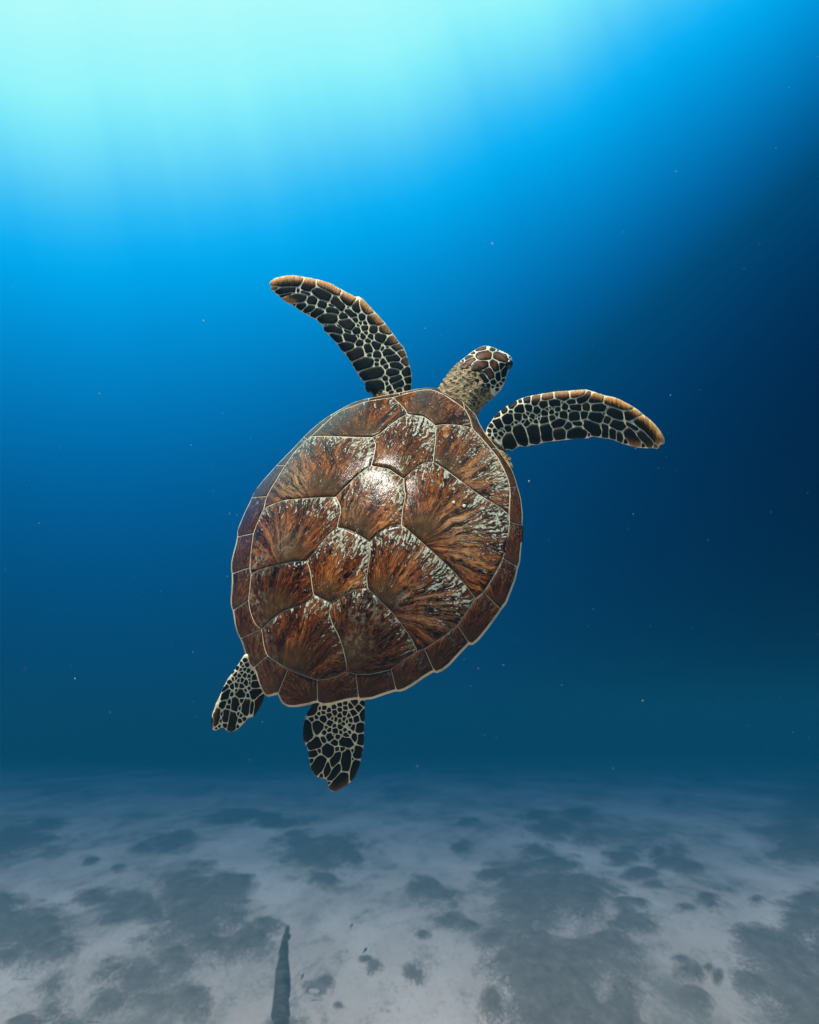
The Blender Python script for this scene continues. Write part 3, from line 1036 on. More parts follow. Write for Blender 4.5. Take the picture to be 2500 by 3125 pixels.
FWD = np.array([.40, -.916])
WARMTH = [.0, .012, .032, .030, .0, -.012, .0, -.004, -.02, .012, .008, .0, -.015]
FLAKE = [.95, 1.25, 1.1, 1.1, .55, 1.0, .95, .75, .5, 1.2, .75, .8, .6]
for idx, (nm, poly, areola, is_m) in enumerate(SCUTES):
    p = resample(poly, 6, True)
    if area(p) < 0:
        p = p[::-1]
    K = len(p)
    tang = np.roll(p, -1, 0) - np.roll(p, 1, 0)
    tang /= np.maximum(np.linalg.norm(tang, axis=1), 1e-6)[:, None]
    inw = np.stack([-tang[:, 1], tang[:, 0]], 1)
    inw = smooth_line(inw, 1, True)
    gap = np.full(K, .6)
    if is_m:
        do = seg_dist(p, OUTR)
        low = np.clip((p[:, 1] - 1500) / 300, 0, 1)
        gap = np.where(do < 2.5, 1.0 + 3.0 * low, gap)
        gap = smooth_line(gap[:, None], 1, True)[:, 0]
    c = p.mean(0)
    # area centroid
    cr = p[:, 0] * np.roll(p[:, 1], -1) - np.roll(p[:, 0], -1) * p[:, 1]
    c = np.array([((p[:, 0] + np.roll(p[:, 0], -1)) * cr).sum(), ((p[:, 1] + np.roll(p[:, 1], -1)) * cr).sum()]) / (3 * cr.sum())
    thin = math.sqrt(abs(area(p))) < 45
    if thin:
        gap = np.minimum(gap, 1.2)
    b1 = p + inw * gap[:, None]
    b2 = p + inw * (gap + (.9 if thin else 1.4))[:, None]
    # thin slivers: shrink towards a spine (mid-line) instead of the centroid
    layers = [(b1, -1.5), (b2, 1.9)]
    if is_m:
        q = p.copy()
        dirv = np.linalg.svd(p - c)[2][0]
        tgt = c + ((p - c) @ dirv)[:, None] * dirv * .8
        # follow the bend: pull the spine halfway to the local middle of inner and outer lines
        fr = (.25, .5, .75, .96)
        half = np.array([.5 * (p[k] + p[int(np.argmin(np.abs(((p - p[k]) @ dirv)) + 1e3 * (np.abs(((p - p[k]) @ np.array([-dirv[1], dirv[0]]))) < 6)))]) for k in range(K)])
        half = smooth_line(half, 6, True)
        tgt = half * .97 + c * .03
    else:
        tgt = np.repeat(c[None], K, 0)
        fr = (.06, .16, .3, .45, .6, .75, .88)
    for f in fr:
        layers.append((b2 * (1 - f) + tgt * f, None))
    allq = np.vstack([l[0] for l in layers] + ([] if is_m else [c[None]]))
    edge_d = seg_dist(allq, p)
    ar = np.array(areola)
    shift = 20.0 if is_m else (125.0 if nm.startswith('vert') else 62.0)
    fan = (allq - (ar - shift * FWD)) / (95.0 if is_m else 190.0)
    dA = np.linalg.norm(allq - ar, axis=1)
    dist = dA / (95.0 if is_m else 190.0)
    fwd = ((allq - ar) @ FWD) / np.maximum(dA, 1)
    lift = 1.9 + 1.3 * (1 - np.exp(-edge_d / 10)) + (0 if is_m else 1) * (5 * np.exp(-(dA / 70) ** 2) + 3.0 * (1 - np.exp(-edge_d / 45)))
    lift[:K] = -1.5
    lift[K:2 * K] = 1.9
    V = on_dome(allq, lift)
    nl = len(layers)
    Fc = []
    for j in range(nl - 1):
        for k in range(K):
            k2 = (k + 1) % K
            Fc.append((j * K + k, (j + 1) * K + k, (j + 1) * K + k2, j * K + k2))
    last = (nl - 1) * K
    if is_m:
        Fc.append(tuple(last + k for k in range(K))[::-1])
    else:
        for k in range(K):
            Fc.append((last + k, nl * K, last + (k + 1) % K))
    n = len(allq)
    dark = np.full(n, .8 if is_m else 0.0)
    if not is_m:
        dark = np.clip((allq[:, 1] - 1850) / 500, 0, .35)  # inner scutes darker towards the rear, partly shade put into the colour
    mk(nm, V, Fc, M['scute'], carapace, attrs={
        'fan': np.hstack([fan, np.zeros((n, 1))]), 'seed': np.full(n, idx * 3.71), 'dist': dist, 'forward': fwd, 'warmth': np.full(n, 0.0 if is_m else WARMTH[idx]), 'dark': dark,
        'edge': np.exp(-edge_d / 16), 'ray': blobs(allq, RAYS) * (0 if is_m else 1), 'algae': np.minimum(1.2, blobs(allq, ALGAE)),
        'flake': np.full(n, .1 if is_m else FLAKE[idx])})

# ---------------------------------------------------------------- soft body: belly, neck and head, four flippers in one skin
LF = F2((140, 225), (160, 190), (220, 160), (300, 140), (400, 133), (490, 147), (600, 165), (700, 190), (800, 225), (920, 290), (1060, 365), (1082, 350),
        (1150, 400), (1240, 500), (1360, 630), (1450, 750), (1520, 850), (1560, 890), (1595, 970), (1615, 1060), (1635, 1110), (1650, 1190), (1650, 1270),
        (1640, 1340), (1660, 1560), (1300, 1600), (1230, 1400), (1165, 1372), (1148, 1340), (1148, 1268), (1118, 1247), (1085, 1200), (1072, 1165), (1058, 1152),
        (1020, 1095), (1010, 1055), (988, 1040), (940, 968), (885, 912), (863, 872), (790, 792), (708, 712), (700, 665), (640, 612),
        (570, 573), (510, 543), (450, 503), (400, 463), (320, 433), (270, 383), (213, 342), (198, 317), (163, 292), (148, 272), (170, 252), (142, 240))
RF = F4((110, 520), (130, 450), (160, 410), (185, 370), (245, 310), (310, 265), (385, 225), (430, 205), (505, 185), (590, 170), (700, 152), (840, 142), (970, 132),
        (1028, 148), (1140, 185), (1230, 205), (1320, 250), (1390, 290), (1460, 345), (1530, 400), (1600, 480), (1640, 550), (1645, 590), (1620, 608), (1597, 603),
        (1596, 646), (1530, 635), (1450, 637), (1380, 627), (1290, 602), (1190, 562), (1090, 547), (1022, 536), (982, 556), (900, 554), (800, 566), (690, 577),
        (605, 588), (550, 613), (512, 604), (500, 612), (450, 627), (405, 615), (340, 662), (310, 640), (200, 720), (60, 640))
LR = F8((430, 110), (400, 160), (340, 250), (280, 330), (235, 420), (180, 540), (140, 640), (130, 720), (138, 790), (152, 806), (200, 800), (235, 768), (262, 795),
        (290, 822), (340, 816), (400, 772), (440, 732), (470, 688), (520, 682), (560, 622), (610, 532), (616, 490), (640, 400), (640, 200), (560, 60))
RR = F8((1100, 480), (1040, 580), (990, 660), (970, 740), (962, 850), (983, 925), (1003, 960), (1015, 1050), (1035, 1150), (1075, 1215), (1110, 1232), (1170, 1240),
        (1185, 1262), (1195, 1330), (1230, 1360), (1290, 1350), (1370, 1292), (1384, 1290), (1400, 1272), (1430, 1240), (1480, 1130), (1500, 1050), (1520, 940), (1526, 800), (1530, 700),
        (1530, 600), (1540, 470), (1330, 400))
HN = F3((300, 760), (340, 700), (400, 610), (470, 500), (560, 400), (640, 335), (700, 290), (790, 220), (860, 178), (930, 150), (985, 150), (1040, 165), (1100, 190), (1200, 232),
        (1262, 265), (1300, 300), (1316, 350), (1300, 420), (1255, 490), (1235, 560), (1205, 660), (1155, 740), (1095, 800), (1030, 860), (970, 910), (920, 970),
        (875, 1030), (850, 1085), (880, 1300), (600, 1300), (350, 950))
SH = [(1440, 1262), (1456, 1272), (1466, 1300), (1484, 1328), (1510, 1345), (1545, 1375), (1558, 1400), (1565, 1425), (1567, 1445), (1562, 1475), (1500, 1500), (1420, 1400), (1400, 1300)]


def lin(pa, za, pb, zb):
    pa, pb = np.array(pa, float), np.array(pb, float)
    d = pb - pa

    def f(q):
        t_ = ((q - pa) @ d) / (d @ d)
        return za + (zb - za) * t_
    return f


bV, bF = [], []


def add_part(V, Fc):
    o = len(bV)
    bV.extend([tuple(v) for v in V])
    bF.extend([tuple(i + o for i in f) for f in Fc])


def inflate(poly, zc, T, R, back=1.0, step=6.0):
    """solid of the given outline: T half thickness(q), R edge radius"""
    p = resample(poly, step, True)
    if area(p) < 0:
        p = p[::-1]
    lo, hi = p.min(0), p.max(0)
    gx_ = np.arange(lo[0], hi[0], step * 1.2)
    gy_ = np.arange(lo[1], hi[1], step * 1.04)
    pts = np.array([(x + (j % 2) * step * .6, y) for j, y in enumerate(gy_) for x in gx_])
    pts = pts[inside(pts, p)]
    pts = pts[seg_dist(pts, p) > step * .55]
    allp = np.vstack([p, pts])
    n = len(p)
    vv, ee, ff, *_ = delaunay_2d_cdt([Vector(q) for q in allp], [(i, (i + 1) % n) for i in range(n)], [], 1, 1e-5)
    q = np.array([tuple(v) for v in vv])
    d = seg_dist(q, p)
    onb = d < .05
    Rr = R(q) if callable(R) else np.full(len(q), float(R))
    Tt = T(q) if callable(T) else np.full(len(q), float(T))
    t_ = Tt * np.sqrt(np.maximum(0, 1 - (1 - np.minimum(d, Rr) / Rr) ** 2))
    z0 = zc(q)
    front = PA(q, D0 - (z0 + t_) * U)
    backv = PA(q, D0 - (z0 - t_ * back) * U)
    m = len(q)
    V = np.vstack([front, backv])
    Fc = []
    for f in ff:
        f = list(f)
        a2 = area(q[f])
        g = f if a2 < 0 else f[::-1]
        Fc.append(tuple(g))
        Fc.append(tuple((i if onb[i] else i + m) for i in g[::-1]))
    add_part(V, Fc)


zLF = lin((1215, 1215), -262, (825, 860), -395)
zRF = lin((1490, 1360), -75, (2030, 1350), 10)
zLR = lin((775, 2010), 60, (660, 2220), 10)
zRR = lin((1040, 2130), 175, (1015, 2410), 95)
zHN = lin((1400, 1250), -205, (1520, 1090), -285)
inflate(LF, zLF, lambda q: 11 + 15 * np.clip(((q - (825, 860)) @ np.array([390, 355.])) / (390 ** 2 + 355 ** 2), 0, 1.2), 26)
inflate(RF, zRF, lambda q: 11 + 15 * np.clip((2030 - q[:, 0]) / 540, 0, 1.2), 26)
inflate(LR, zLR, 12, 24)
inflate(RR, zRR, 13, 26)
inflate(HN, zHN, 74, 62, back=1.15)
inflate(SH, lin((1440, 1300), -150, (1560, 1440), -20), 40, 50)
# belly
vs, fs = [], []
nb = 90
ab = np.linspace(-np.pi, np.pi, nb, endpoint=False)
prof = [(.02, -20), (.5, -20), (.90, -20), (.93, -32), (.90, -55), (.80, -88), (.62, -112), (.35, -125), (.02, -128)]
for r, hh in prof:
    w = CC + np.stack([np.cos(ab), np.sin(ab)], 1) * (rim_r(ab) * r)[:, None]
    vs.append(body_pt(w, np.full(nb, float(hh))))
vs = np.vstack(vs)
for j in range(len(prof) - 1):
    for k in range(nb):
        fs.append((j * nb + k, j * nb + (k + 1) % nb, (j + 1) * nb + (k + 1) % nb, (j + 1) * nb + k))
fs.append(tuple(range(nb))[::-1])
fs.append(tuple((len(prof) - 1) * nb + k for k in range(nb)))
add_part(vs, fs)

me = bpy.data.meshes.new('tmp')
me.from_pydata(bV, [], bF)
bmx = bmesh.new()
bmx.from_mesh(me)
bmesh.ops.recalc_face_normals(bmx, faces=bmx.faces)
bmx.to_mesh(me)
bmx.free()
tmp = bpy.data.objects.new('tmp', me)
COL.objects.link(tmp)
rm = tmp.modifiers.new('remesh', 'REMESH')
rm.mode = 'VOXEL'
rm.voxel_size = .0026
sm = tmp.modifiers.new('smooth', 'SMOOTH')
sm.factor = .4
sm.iterations = 2
dg = bpy.context.evaluated_depsgraph_get()
dg.update()
ev = tmp.evaluated_get(dg)
em = ev.to_mesh()
nv = len(em.vertices)
bv = np.empty(nv * 3)
em.vertices.foreach_get('co', bv)
bv = bv.reshape(-1, 3)
bf = [tuple(p.vertices) for p in em.polygons]
vn = np.empty(nv * 3)
em.vertices.foreach_get('normal', vn)
vn = vn.reshape(-1, 3)
ev.to_mesh_clear()
bpy.data.objects.remove(tmp)
bpx, bdep = unproject(bv)

# neck and shoulder folds
HEAD_BACK = np.array(F3((600, 340), (700, 385), (780, 400), (880, 432), (935, 470), (940, 560), (985, 650), (1020, 740), (1040, 850)))
inHN = inside(bpx, HN)
HEADPOLY = F3((600, 345), (690, 380), (760, 405), (885, 432), (932, 470), (935, 555), (985, 640), (1015, 710), (1030, 790), (1100, 830), (1350, 560), (1350, 200), (1000, 100), (700, 200))
inhead = inside(bpx, HEADPOLY)
zpx = (D0 - bdep) / U
neck = (inHN & ~inhead & (zpx < -110)).astype(float)
shz = inside(bpx, SH) & (zpx > -170) & ~inside(bpx, F4((130, 440), (255, 500), (340, 655), (600, 600), (600, 100), (100, 300)))
neck = np.maximum(neck, shz.astype(float))
lfb = inside(bpx, F2((1130, 1372), (1300, 1345), (1420, 1392), (1560, 1390), (1680, 1330), (1700, 1620), (1100, 1620))) & (zpx < -120)
neck = np.maximum(neck, lfb.astype(float))
idxs = np.nonzero(neck > 0)[0]
fold = np.zeros(nv)
nax = np.array([1520.0 - 1400, 1090 - 1250])
nax /= np.linalg.norm(nax)
for i in idxs:
    p = Vector(bv[i])
    al = float((bpx[i] - (1400, 1250)) @ nax)
    ac = float((bpx[i] - (1400, 1250)) @ np.array([-nax[1], nax[0]]))
    wv = 9 * noise.noise(Vector((al * .02, ac * .02, 3))) + 5 * noise.noise(Vector((al * .06, ac * .05, 8)))
    f = math.sin((al + wv) * .42) * (.5 + .5 * noise.noise(Vector((al * .03, ac * .03, 5))))
    g = noise.fractal(p * 75, 1.0, 2.1, 3)
    fold[i] = .6 * f + .8 * g
    bv[i] += vn[i] * (.0020 * f + .0020 * g)
body = mk('body', bv, bf, M['skin'], root, attrs={'neck': neck, 'fold': fold})
bvh = BVHTree.FromPolygons([Vector(v) for v in bv], bf)
CAMP = Vector((0, 0, CAMH))


def hit_body(q, zguess):
    P1 = Vector(P(q[0], q[1], 1.0))
    d = (P1 - CAMP).normalized()
    loc, nor, _, _ = bvh.ray_cast(CAMP + d * .6, d)
    if loc is None:
        loc, nor, _, _ = bvh.find_nearest(Vector(P(q[0], q[1], D0 - zguess * U)))
    return loc, nor


def cells(fr, seeds, outline, margin, lim=2.0, gap=1.5):
    """seeds (x, y, r[, warm]) or (x1, y1, x2, y2, r[, warm]) -> list of (centre, ring of points, warm)"""
    A_, B_, R_, Wm = [], [], [], []
    k = (fr((1, 0))[0][0] - fr((0, 0))[0][0])
    for s in seeds:
        if len(s) <= 4:
            a = b = fr(s[:2])[0]
            r = s[2]
            wm = s[3] if len(s) > 3 else 0
        else:
            a, b = fr(s[:2], s[2:4])
            r = s[4]
            wm = s[5] if len(s) > 5 else 0
        A_.append(a), B_.append(b), R_.append(r * k), Wm.append(wm)
    A_, B_, R_ = np.array(A_), np.array(B_), np.array(R_)
    outr = resample(outline, 5, True)
    NANG = 24
    res = []
    for i in range(len(A_)):
        mid = .5 * (A_[i] + B_[i])
        hl = .5 * np.linalg.norm(B_[i] - A_[i])
        u = (B_[i] - A_[i]) / (2 * hl) if hl > .5 else np.array([1., 0])
        v = np.array([-u[1], u[0]])
        ph = np.linspace(0, 2 * np.pi, NANG, endpoint=False)
        dv_ = np.cos(ph)[:, None] * u * (R_[i] + hl) + np.sin(ph)[:, None] * v * R_[i]
        st = np.linspace(.06, lim, 90)
        pts = (mid + st[None, :, None] * dv_[:, None, :]).reshape(-1, 2)
        near = np.nonzero(np.linalg.norm(.5 * (A_ + B_) - mid, axis=1) < 130)[0]
        best = np.full(len(pts), 1e9)
        own = None
        for j in near:
            ab_ = B_[j] - A_[j]
            L2 = max(ab_ @ ab_, 1e-9)
            t_ = np.clip(((pts - A_[j]) @ ab_) / L2, 0, 1)
            dj = np.linalg.norm(pts - (A_[j] + t_[:, None] * ab_), axis=1) - R_[j]
            if j == i:
                own = dj
            else:
                best = np.minimum(best, dj)
        ok = (own < best - gap) & inside(pts, outr)
        ok &= seg_dist(pts, outr) > margin
        ok = ok.reshape(NANG, -1)
        ln = np.array([st[(np.nonzero(~row)[0][0] - 1) if (~row).any() else -1] if row[0] else 0 for row in ok])
        if (ln > 0).sum() < NANG * .7:
            continue
        ln = np.maximum(ln, .08)
        ln = .84 * ln + .08 * (np.roll(ln, 1) + np.roll(ln, -1))
        ln = ln * (1 + .025 * rng.normal(size=NANG))
        ring = mid + ln[:, None] * dv_
        if abs(area(ring)) < 18:
            continue
        res.append((ring.mean(0), ring, Wm[i], outr))
    return res


def plates(name, cl, mat, zf, high=.0021):
    for c, ring, wm, outr in cl:
        K = len(ring)
        size = np.linalg.norm(ring - c, axis=1).mean()
        hh = high * min(1.0, .45 + size / 40)
        inset = max(.70, 1 - 1.8 / max(size, 1))
        lay = [(1.0, -.0010), (inset, hh * .85), (.78 * inset, hh), (.45 * inset, hh)]
        qs, hs, rd = [], [], []
        for f, h in lay:
            qs.append(c + (ring - c) * f)
            hs += [h] * K
            rd += [f] * K
        qs = np.vstack(qs + [c[None]])
        hs.append(hh * 1.1)
        rd.append(0)
        zg = zf(qs)
        V = []
        nrm = []
        for q, z in zip(qs, zg):
            loc, nor = hit_body(q, z)
            V.append(loc)
            nrm.append(nor)
        nav = Vector((0, 0, 0))
        for n_ in nrm:
            nav += n_
        nav.normalize()
        V = [v + (nav * .6 + n_ * .4) * h for v, n_, h in zip(V, nrm, hs)]
        Fc = []
        for j in range(3):
            for k in range(K):
                k2 = (k + 1) % K
                Fc.append((j * K + k, j * K + k2, (j + 1) * K + k2, (j + 1) * K + k))
        for k in range(K):
            Fc.append((3 * K + k, 3 * K + (k + 1) % K, 4 * K))
        rim = np.clip(seg_dist(qs, outr) / 34.0, 0, 1.2)
        # direction across the scale from the flipper's edge
        fan = (qs - c) / max(size, 1)
        mk(name, V, Fc, mat, body, attrs={'warm': np.full(len(qs), float(wm)), 'rim': rim, 'rad': np.array(rd), 'fan': np.hstack([fan, np.full((len(qs), 1), c[0] * .37)])})


LFS = [(210, 205, 440, 195, 55, 1), (540, 250, 590, 220, 55, 1), (680, 215, 860, 310, 45, 1), (950, 370, 1000, 400, 62, .9), (1060, 440, 1060, 490, 45, .4),
       (1130, 440, 1190, 510, 45, .9), (1220, 600, 1310, 610, 50, .7), (1345, 710, 1410, 700, 48, .45), (1400, 840, 1480, 820, 45, .35), (1460, 905, 1530, 880, 36, .2),
       (250, 310, 390, 290, 33), (165, 272, 225, 268, 16, .3), (445, 297, 14), (490, 315, 570, 345, 11), (650, 310, 760, 360, 48, .1), (830, 400, 900, 470, 48),
       (330, 395, 500, 370, 42, .6), (260, 365, 370, 330, 13), (590, 400, 52), (705, 450, 46), (780, 450, 830, 465, 11), (455, 475, 510, 465, 35), (410, 452, 14),
       (540, 500, 580, 480, 40), (610, 560, 680, 515, 40), (700, 600, 810, 585, 54), (775, 500, 855, 515, 34), (925, 570, 44), (960, 510, 1040, 555, 30),
       (930, 640, 1000, 660, 52), (970, 485, 14), (1050, 605, 31), (1120, 580, 37), (1105, 640, 18), (1155, 640, 24), (1080, 665, 14), (1060, 720, 40), (1150, 690, 31),
       (1160, 745, 18), (1130, 780, 29), (1080, 777, 14), (1215, 785, 30), (1245, 710, 44), (1300, 785, 1335, 800, 48), (1190, 825, 27), (870, 670, 910, 690, 13),
       (930, 715, 1000, 750, 11), (770, 700, 890, 720, 38), (820, 780, 890, 810, 40), (960, 785, 1030, 810, 46), (1090, 850, 40), (920, 890, 985, 885, 52),
       (1190, 905, 50), (1250, 870, 1290, 890, 38), (1330, 910, 26), (1390, 890, 14), (1000, 990, 1090, 940, 54), (1285, 970, 40), (1370, 950, 1430, 945, 38), (1200, 975, 17),
       (1530, 965, 36, .2), (1400, 1015, 1490, 1000, 34), (1080, 1090, 1190, 1055, 46), (1280, 1028, 19), (1350, 1050, 33), (1275, 1070, 17), (1370, 1092, 24),
       (1450, 1080, 1520, 1100, 32), (1570, 1045, 34, .2), (1150, 1190, 1300, 1150, 46), (1420, 1160, 1475, 1155, 38), (1585, 1160, 40), (1370, 1225, 21),
       (1440, 1245, 1510, 1215, 30), (1600, 1245, 36), (1210, 1310, 1310, 1300, 48), (1380, 1280, 18), (1410, 1325, 26), (1470, 1302, 1540, 1270, 30), (1600, 1320, 32),
       (1510, 1348, 24), (1430, 1368, 17), (350, 440, 12), (560, 560, 10), (740, 660, 10), (245, 385, 12), (560, 545, 13), (1320, 1350, 12), (1560, 1395, 20), (1480, 1395, 16)]
RFS = [(200, 365, 235, 330, 24), (255, 325, 295, 300, 23), (320, 285, 370, 250, 24), (408, 238, 19), (470, 222, 31), (540, 235, 560, 195, 35, .3), (615, 205, 670, 185, 36, .5),
       (730, 175, 800, 190, 40, .6), (860, 180, 930, 160, 34, .9), (915, 228, 990, 190, 30, .35), (1030, 215, 1095, 205, 40, .8), (1150, 225, 1340, 280, 40, 1), (1320, 350, 1410, 330, 38, 1),
       (1440, 405, 1595, 555, 52, 1), (408, 298, 44), (325, 318, 17), (470, 282, 495, 302, 26), (550, 315, 36), (610, 255, 42), (680, 245, 725, 250, 34), (830, 238, 865, 240, 26),
       (795, 280, 28), (725, 297, 24), (640, 300, 17), (615, 335, 29), (680, 325, 21), (855, 285, 905, 285, 30), (970, 283, 33), (1050, 290, 1110, 290, 35, .1), (1180, 325, 1260, 360, 38, .2),
       (1145, 300, 11), (305, 385, 48), (395, 365, 36), (448, 362, 21), (475, 338, 14), (520, 360, 24), (215, 405, 235, 445, 33), (615, 395, 36), (685, 378, 26), (780, 355, 34),
       (870, 360, 46), (955, 350, 31), (1030, 370, 1085, 370, 42), (1150, 395, 36), (1205, 425, 1280, 450, 36), (470, 420, 24), (305, 465, 27), (170, 445, 17), (195, 480, 19), (155, 485, 14),
       (250, 510, 19), (205, 525, 13), (150, 520, 9), (375, 413, 13), (545, 405, 14), (710, 428, 765, 412, 35), (815, 445, 31), (870, 415, 935, 430, 13), (315, 550, 342, 610, 40),
       (395, 480, 435, 570, 46), (520, 475, 535, 570, 46), (630, 465, 640, 550, 45), (735, 510, 755, 510, 46), (850, 515, 940, 500, 44), (990, 440, 1060, 490, 50), (1130, 455, 1130, 520, 31),
       (1190, 490, 1200, 535, 26), (1250, 520, 1260, 565, 22), (1305, 575, 14), (1320, 490, 1400, 595, 36, .6), (1440, 510, 1510, 590, 32, .15), (1560, 612, 16, .4), (1310, 428, 1400, 470, 11),
       (995, 512, 14), (275, 488, 11), (1455, 608, 12), (540, 365, 9), (570, 350, 10), (660, 290, 10), (700, 290, 10), (760, 250, 9), (575, 385, 10), (500, 395, 10), (440, 405, 12),
       (720, 345, 14), (830, 315, 14), (1105, 590, 10), (345, 428, 10), (1120, 340, 10), (250, 470, 12), (230, 540, 12), (180, 545, 9)]
LRS = [(440, 165, 14), (400, 195, 18), (455, 205, 14), (372, 228, 17), (402, 245, 13), (437, 245, 13), (410, 277, 11), (350, 290, 17), (385, 302, 15), (440, 300, 15), (480, 310, 19), (520, 320, 23),
       (415, 345, 15), (450, 365, 21), (300, 360, 24), (325, 395, 22), (525, 385, 31), (357, 390, 19), (410, 400, 17), (482, 370, 11), (250, 430, 275, 395, 17), (400, 465, 38), (525, 465, 42),
       (280, 455, 240, 520, 27), (312, 470, 14), (440, 440, 11), (470, 482, 13), (352, 535, 350, 600, 30), (245, 535, 222, 580, 24), (300, 540, 15), (290, 590, 15), (410, 530, 15),
       (455, 555, 440, 630, 31), (580, 525, 535, 640, 33), (505, 565, 510, 640, 18), (385, 600, 14), (190, 620, 170, 740, 30, .15), (225, 650, 14), (275, 640, 265, 700, 26),
       (328, 660, 320, 780, 32), (380, 650, 13), (405, 660, 15), (395, 712, 13), (432, 695, 13), (215, 712, 11), (262, 755, 15), (370, 765, 11), (205, 490, 165, 590, 13), (480, 420, 11),
       (330, 272, 15), (288, 325, 14), (248, 385, 14), (385, 195, 12), (195, 515, 158, 620, 15), (145, 690, 143, 760, 14), (470, 260, 14), (500, 280, 14), (360, 330, 12), (330, 335, 13), (380, 345, 12), (480, 340, 11), (200, 760, 12), (180, 775, 10), (420, 215, 11), (365, 440, 10)]
RRS = [(1030, 620, 1060, 595, 46), (1000, 755, 1000, 865, 40), (1100, 760, 47), (1150, 695, 31), (1040, 940, 1100, 920, 38), (1205, 665, 23), (1255, 637, 19), (1300, 612, 17), (1350, 595, 15),
       (1400, 575, 17), (1210, 735, 23), (1300, 665, 17), (1345, 645, 17), (1265, 700, 13), (1300, 712, 13), (1260, 805, 23), (1205, 795, 15), (1215, 860, 33), (1305, 770, 19), (1250, 760, 13),
       (1340, 700, 13), (1385, 665, 15), (1425, 647, 23), (1450, 697, 28), (1400, 707, 19), (1485, 775, 42), (1425, 770, 19), (1510, 625, 1508, 690, 20), (1480, 600, 27), (1430, 550, 21),
       (1360, 842, 24), (1280, 860, 19), (1340, 900, 1375, 905, 40), (1435, 870, 27), (1495, 870, 1495, 905, 33), (1195, 985, 56), (1150, 890, 21), (1250, 908, 27), (1035, 1015, 1075, 1005, 29),
       (1110, 985, 19), (1272, 975, 17), (1475, 980, 1460, 1030, 38), (1365, 1015, 1355, 1140, 36), (1130, 1085, 1080, 1160, 55), (1045, 1078, 20), (1190, 1110, 1180, 1190, 27),
       (1282, 1020, 1230, 1100, 26), (1290, 1140, 1220, 1230, 26), (1130, 1205, 19), (1455, 1090, 1420, 1220, 34), (1340, 1220, 1250, 1310, 44, .12), (1208, 1280, 13), (1328, 970, 17),
       (1418, 985, 11), (1422, 1060, 11), (1090, 680, 15), (1045, 700, 17), (1180, 772, 11), (1150, 640, 15), (1395, 750, 11), (1345, 800, 13), (1382, 822, 13), (1110, 650, 15), (1200, 620, 15),
       (1160, 600, 15), (1250, 590, 14), (1300, 570, 14), (1350, 555, 13), (1110, 600, 14), (1160, 820, 13), (1330, 740, 12), (1365, 715, 11), (1230, 690, 11), (1240, 840, 10), (1310, 815, 13), (1510, 560, 18)]
HDS = [(850, 205, 945, 178, 42, .8), (1020, 212, 1070, 212, 24), (1120, 217, 16), (880, 280, 990, 270, 68, 1), (1100, 280, 1190, 300, 62, 1), (790, 250, 815, 245, 26, .6), (700, 325, 790, 285, 17, .4),
       (730, 372, 810, 335, 38, .9), (830, 385, 950, 395, 52, 1), (1060, 380, 1090, 440, 55, .8), (1165, 400, 1165, 440, 30), (1200, 460, 1180, 545, 23), (1000, 490, 1020, 540, 56, .5),
       (1125, 530, 1125, 580, 32), (945, 550, 975, 600, 23), (1062, 630, 34), (1115, 672, 15), (1005, 675, 17), (1110, 727, 14), (1157, 650, 13), (1250, 296, 10), (1274, 302, 8), (1247, 268, 10),
       (1150, 238, 1220, 256, 14, .8), (660, 345, 12, .3), (1188, 600, 17), (1050, 690, 12), (960, 170, 985, 180, 14, .4)]
plates('flipper_scale', cells(F2, LFS, LF, 1.5), M['scale'], zLF)
plates('flipper_scale', cells(F4, RFS, RF, 1.5), M['scale'], zRF)
plates('flipper_scale', cells(F8, LRS, LR, 1.5), M['scale'], zLR)
plates('flipper_scale', cells(F8, RRS, RR, 1.5), M['scale'], zRR)
plates('head_scale', cells(F3, HDS, HN, .8, 2.3, .7), M['head'], zHN, .0012)

# dark spots of the neck
spots = [(818, 540, 30), (892, 537, 26), (852, 610, 26), (930, 670, 26), (905, 730, 19), (560, 475, 16), (722, 600, 14), (760, 660, 14), (680, 685, 16), (890, 460, 11), (735, 437, 9),
         (500, 600, 14), (497, 482, 14), (640, 420, 8), (830, 470, 10), (960, 740, 12), (860, 770, 13), (945, 615, 9), (800, 610, 8)]
cl = []
for (x, y, r) in spots:
    c = np.array(F3((x, y))[0])
    an = np.linspace(0, 2 * np.pi, 14, endpoint=False)
    rr = r / 4.3125 * (1 + .12 * rng.normal(size=14))
    ring = c + np.stack([np.cos(an) * rr * .85, np.sin(an) * rr * 1.1], 1)
    cl.append((c, ring, 0, np.array(HN)))
plates('neck_scale', cl, M['head'], zHN, .0007)

# eye: a dark oval bulging from the side of the head
e0, en = hit_body(F3((1222, 400))[0], -260)
ec = P(*F3((1263, 402))[0], unproject(np.array([e0]))[1][0] + .004)
bmx = bmesh.new()
bmesh.ops.create_uvsphere(bmx, u_segments=24, v_segments=16, radius=1.0)
qv = np.array([tuple(v.co) for v in bmx.verts])
qf = [tuple(v.index for v in f.verts) for f in bmx.faces]
bmx.free()
rgt, upv, fw = np.array([1, 0, 0.]), np.array([0, -SP, CP]), np.array([0, CP, SP])
ea = math.radians(-22)
e1 = rgt * math.cos(ea) + upv * math.sin(ea)
e2 = -rgt * math.sin(ea) + upv * math.cos(ea)
ev_ = np.array(ec) - fw * .001 + qv[:, :1] * e1 * .0084 + qv[:, 1:2] * e2 * .0120 + qv[:, 2:3] * fw * .008
mk('eye', ev_, qf, M['eye'], body)

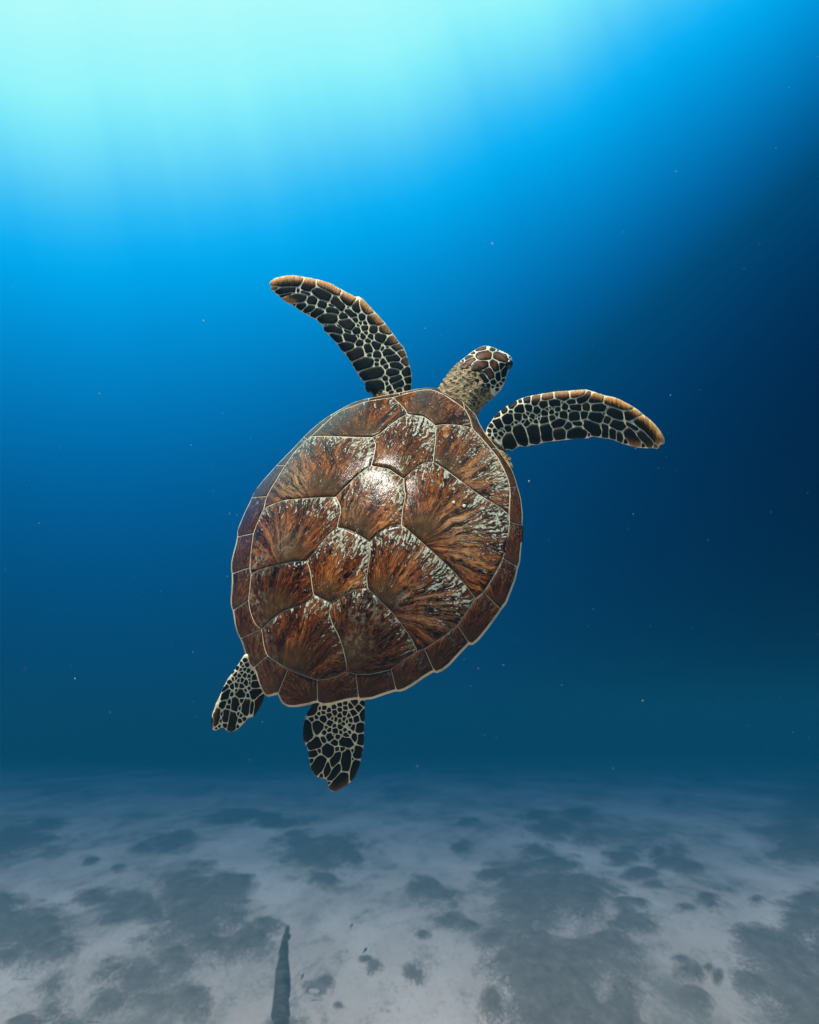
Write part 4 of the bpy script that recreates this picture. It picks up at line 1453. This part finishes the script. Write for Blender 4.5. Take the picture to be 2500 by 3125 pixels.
# two white barnacles on the shell
for (x, y, r) in ((1385, 1533, 5.0), (1417, 1544, 5.5)):
    vs, fs = [], []
    for j, (f, h) in enumerate(((1.0, 3), (.86, 8), (.62, 12), (.34, 12.5), (.26, 9))):
        an = np.linspace(0, 2 * np.pi, 14, endpoint=False)
        rr = r * f * (1 + .08 * np.cos(an * 6))
        q = np.array([x, y]) + np.stack([np.cos(an) * rr, np.sin(an) * rr], 1)
        vs.append(on_dome(q, np.full(14, float(h))))
    vs = np.vstack(vs)
    for j in range(4):
        for k in range(14):
            fs.append((j * 14 + k, j * 14 + (k + 1) % 14, (j + 1) * 14 + (k + 1) % 14, (j + 1) * 14 + k))
    fs.append(tuple(4 * 14 + k for k in range(14)))
    mk('barnacle', vs, fs, M['barnacle'], root)

# ------------------------------------------------------------------ drifting specks in the water
bmx = bmesh.new()
bmesh.ops.create_icosphere(bmx, subdivisions=1, radius=1.0)
iv = np.array([tuple(v.co) for v in bmx.verts])
if_ = [tuple(v.index for v in f.verts) for f in bmx.faces]
bmx.free()
vs, fs = [], []
for _ in range(380):
    x, y = rng.uniform(-200, 2700), rng.uniform(0, 2350)
    dep = rng.uniform(.7, 4.6)
    c = np.array(P(x, y, dep))
    if c[2] > CAMH + 1.25 or c[2] < .4:
        continue
    if abs(dep - 1.8) < .35 and 620 < x < 2100 and 800 < y < 2450:
        continue
    r = dep * rng.choice([.00018, .00026, .00038, .0006, .0009], p=[.55, .27, .12, .05, .01])
    o = len(vs)
    vs.extend(list(c + iv * r * rng.uniform(.6, 1.4, 3)))
    fs.extend([tuple(i + o for i in f) for f in if_])
tag(mk('drifting_specks', vs, fs, M['fleck']), 'tiny pale specks of plankton drifting in the blue water', 'plankton', kind='stuff')

# ------------------------------------------------------------------ the water itself: even, blue-absorbing haze round everything
m = bpy.data.materials.new('sea_water')
m.use_nodes = True
t = m.node_tree
t.nodes.clear()
pv = t.nodes.new('ShaderNodeVolumePrincipled')
pv.inputs['Color'].default_value = (.004, .066, .106, 1)
pv.inputs['Absorption Color'].default_value = (.002, .075, .235, 1)
pv.inputs['Density'].default_value = .136 / K_
pv.inputs['Anisotropy'].default_value = .2
t.links.new(pv.outputs[0], t.nodes.new('ShaderNodeOutputMaterial').inputs['Volume'])
hx, hy0, hy1, z0, z1 = 320, -320, 320, -1.3 - .7 * K_, CAMH + 1.35
vs = [(x, y, z) for z in (z0, z1) for y in (hy0, hy1) for x in (-hx, hx)]
fs = [(0, 2, 3, 1), (4, 5, 7, 6), (0, 1, 5, 4), (2, 6, 7, 3), (0, 4, 6, 2), (1, 3, 7, 5)]
tag(mk('haze', vs, fs, m, smooth=False), 'clear blue sea water filling the scene', kind='stuff')
